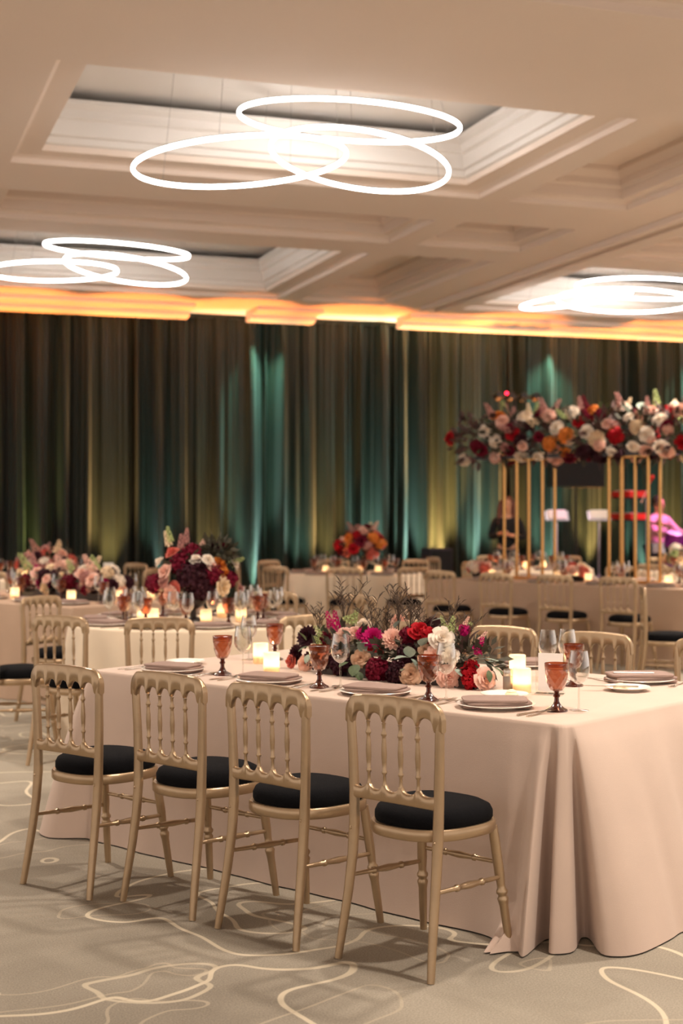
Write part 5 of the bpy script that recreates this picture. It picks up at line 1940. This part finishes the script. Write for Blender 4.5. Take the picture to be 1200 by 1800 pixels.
# red two-tier keyboards
kp = BP(1106, 18.6, RZ)
t = thing('keyboard_rack', 'two red stage keyboards stacked on a black rack beside the drums', 'keyboard', kp, R_(-72))
for s in (-1, 1):
    kid('upright', MB().tube([(s * 0.2, 0.2, 0.0), (s * 0.2, 0.16, 1.38)], 0.016, 8).mesh('rack_upright', M_blackplastic), t)
    kid('foot', MB().tube([(s * 0.2, -0.18, 0.015), (s * 0.2, 0.3, 0.015)], 0.015, 8).mesh('rack_foot', M_blackplastic), t)
    for z in (1.03, 1.36):
        kid('arm', MB().tube([(s * 0.2, 0.18, z), (s * 0.2, -0.16, z)], 0.012, 8).mesh('rack_arm', M_blackplastic), t)
for z, w in ((1.03, 0.62), (1.36, 0.54)):
    o = kid('keyboard', MB().box((0, 0, z + 0.055), (w, 0.3, 0.09)).mesh('keyboard_case', M_red, 0), t)
    kid('keys', MB().box((0, -0.07, z + 0.103), (w - 0.12, 0.14, 0.012)).mesh('keys', M_keys, 0), o)
# microphone boom
mp = BP(1136, 18.2, RZ)
t = thing('microphone_stand', 'microphone boom stand rising over the red keyboards', 'microphone', mp)
kid('base', MB().lathe([(0, 0), (0.13, 0), (0.13, 0.012), (0.02, 0.03), (0, 0.03)], 20).mesh('mic_base', M_blackplastic), t)
kid('pole', MB().tube([(0, 0, 0.02), (0, 0, 1.35)], 0.011, 8).mesh('mic_pole', M_chrome), t)
kid('boom', MB().tube([(-0.08, 0, 1.28), (0.07, 0, 1.62)], 0.008, 8).mesh('mic_boom', M_chrome), t)
kid('microphone', MB().lathe([(0, -0.1), (0.012, -0.1), (0.016, -0.02), (0.026, 0.0), (0.028, 0.03), (0.018, 0.05), (0, 0.055)], 12).mesh('microphone', M_red), t, loc=(0.075, 0, 1.64), rot=(0, 0.4, 0))

# music stands lit violet
for px, v, lab in ((978, 18.25, 'chrome music stand beside the singer in black'), (1052, 18.35, 'chrome music stand beside the red keyboards')):
    q = BP(px, v, RZ)
    t = thing('music_stand', lab, 'music stand', q, R_(5))
    for i in range(3):
        a = i * 2.094
        kid('leg', MB().tube([(0, 0, 0.25), (0.22 * math.cos(a), 0.22 * math.sin(a), 0.01)], 0.01, 6).mesh('stand_leg', M_chrome), t)
    kid('pole', MB().tube([(0, 0, 0.2), (0, 0, 1.0)], 0.014, 8).mesh('stand_pole', M_chrome), t)
    kid('desk', MB().box((0, 0, 1.1), (0.34, 0.02, 0.14), Euler((-0.5, 0, 0)).to_matrix()).mesh('stand_desk', M_chrome, 0), t)
    kid('lip', MB().box((0, -0.03, 1.035), (0.34, 0.06, 0.015)).mesh('stand_lip', M_chrome, 0), t)
    kid('sheet_music', MB().box((0, -0.015, 1.12), (0.26, 0.003, 0.14), Euler((-0.5, 0, 0)).to_matrix()).mesh('sheet_music', M_card, 0), t)

# wide dark loudspeaker on a pole, and a floor loudspeaker by the drapes
M_grille = mat('black_grille', (14, 13, 14), rough=0.8, var=0.3, scale=120, bump=0.4, bscale=200)
q = BP(1012, 18.85, RZ)
t = thing('loudspeaker', 'wide black loudspeaker on a pole behind the garland stands', 'loudspeaker', q, R_(5))
kid('pole', MB().tube([(0, 0, 0.02), (0, 0, 1.52)], 0.018, 8).mesh('speaker_pole', M_blackplastic), t)
for i in range(3):
    a = i * 2.094 + 0.4
    kid('leg', MB().tube([(0, 0, 0.35), (0.26 * math.cos(a), 0.26 * math.sin(a), 0.012)], 0.012, 6).mesh('tripod_leg', M_blackplastic), t)
kid('cabinet', MB().box((0, 0.02, 1.77), (0.8, 0.3, 0.5)).mesh('speaker_cabinet', M_blackplastic, 0), t)
kid('grille', MB().box((0, -0.135, 1.77), (0.76, 0.02, 0.46)).mesh('speaker_grille', M_grille, 0), t)
q = BP(767, 18.9)
t = thing('loudspeaker', 'upright dark floor loudspeaker at the foot of the amber drapes', 'loudspeaker', q, RA)
kid('cabinet', MB().box((0, 0, 0.49), (0.34, 0.36, 0.98)).mesh('floor_cabinet', mat('violet_black', (40, 30, 46), rough=0.6, var=0.1), 0), t)
kid('grille', MB().box((0, -0.185, 0.5), (0.3, 0.02, 0.9)).mesh('floor_grille', M_grille, 0), t)

# lamp bar on a tall stand with a red pilot light
q = BP(905, 19.0)
t = thing('lamp_stand', 'tall black stand with a bar of lamp heads and a red pilot light', 'stage light', q, RA)
kid('pole', MB().tube([(0, 0, 0.02), (0, 0, 3.2)], 0.02, 8).mesh('lamp_pole', M_blackplastic), t)
for i in range(3):
    a = i * 2.094 + 0.2
    kid('leg', MB().tube([(0, 0, 0.6), (0.2 * math.cos(a), 0.2 * math.sin(a), 0.012)], 0.014, 6).mesh('lamp_leg', M_blackplastic), t)
kid('cross_bar', MB().tube([(-0.36, 0, 3.2), (0.36, 0, 3.2)], 0.025, 8).mesh('cross_bar', M_blackplastic), t)
for x in (-0.3, -0.1, 0.1, 0.3):
    kid('lamp_head', MB().lathe([(0, 0.06), (0.05, 0.05), (0.06, 0.02), (0.06, -0.07), (0.05, -0.08), (0, -0.075)], 14).mesh('lamp_head', M_blackplastic), t, loc=(x, -0.08, 3.2), rot=(math.pi / 2 - 0.3, 0, 0))
kid('pilot_light', MB().lathe([(0, -0.018), (0.014, -0.01), (0.018, 0), (0.014, 0.01), (0, 0.018)], 10).mesh('pilot_light', emitter('red_pilot', (255, 20, 40), 14)), t, loc=(-0.16, -0.05, 3.245))
lamp('stage_wash', 'SPOT', (q.x + 0.1, q.y - 0.2, 3.15), 90, (1.0, 0.3, 0.85), target=BP(1012, 18.2, 1.35), spot_size=R_(24), spot_blend=0.6, shadow_soft_size=0.05)
lamp('stage_wash', 'SPOT', BP(1330, 17.6, 3.6), 260, (1.0, 0.25, 0.9), target=BP(1165, 18.4, 0.9), spot_size=R_(34), spot_blend=0.6, shadow_soft_size=0.05)
lamp('stage_wash', 'SPOT', BP(1300, 17.4, 3.7), 140, (1.0, 0.12, 0.12), target=BP(1110, 18.5, 1.5), spot_size=R_(18), spot_blend=0.6, shadow_soft_size=0.05)
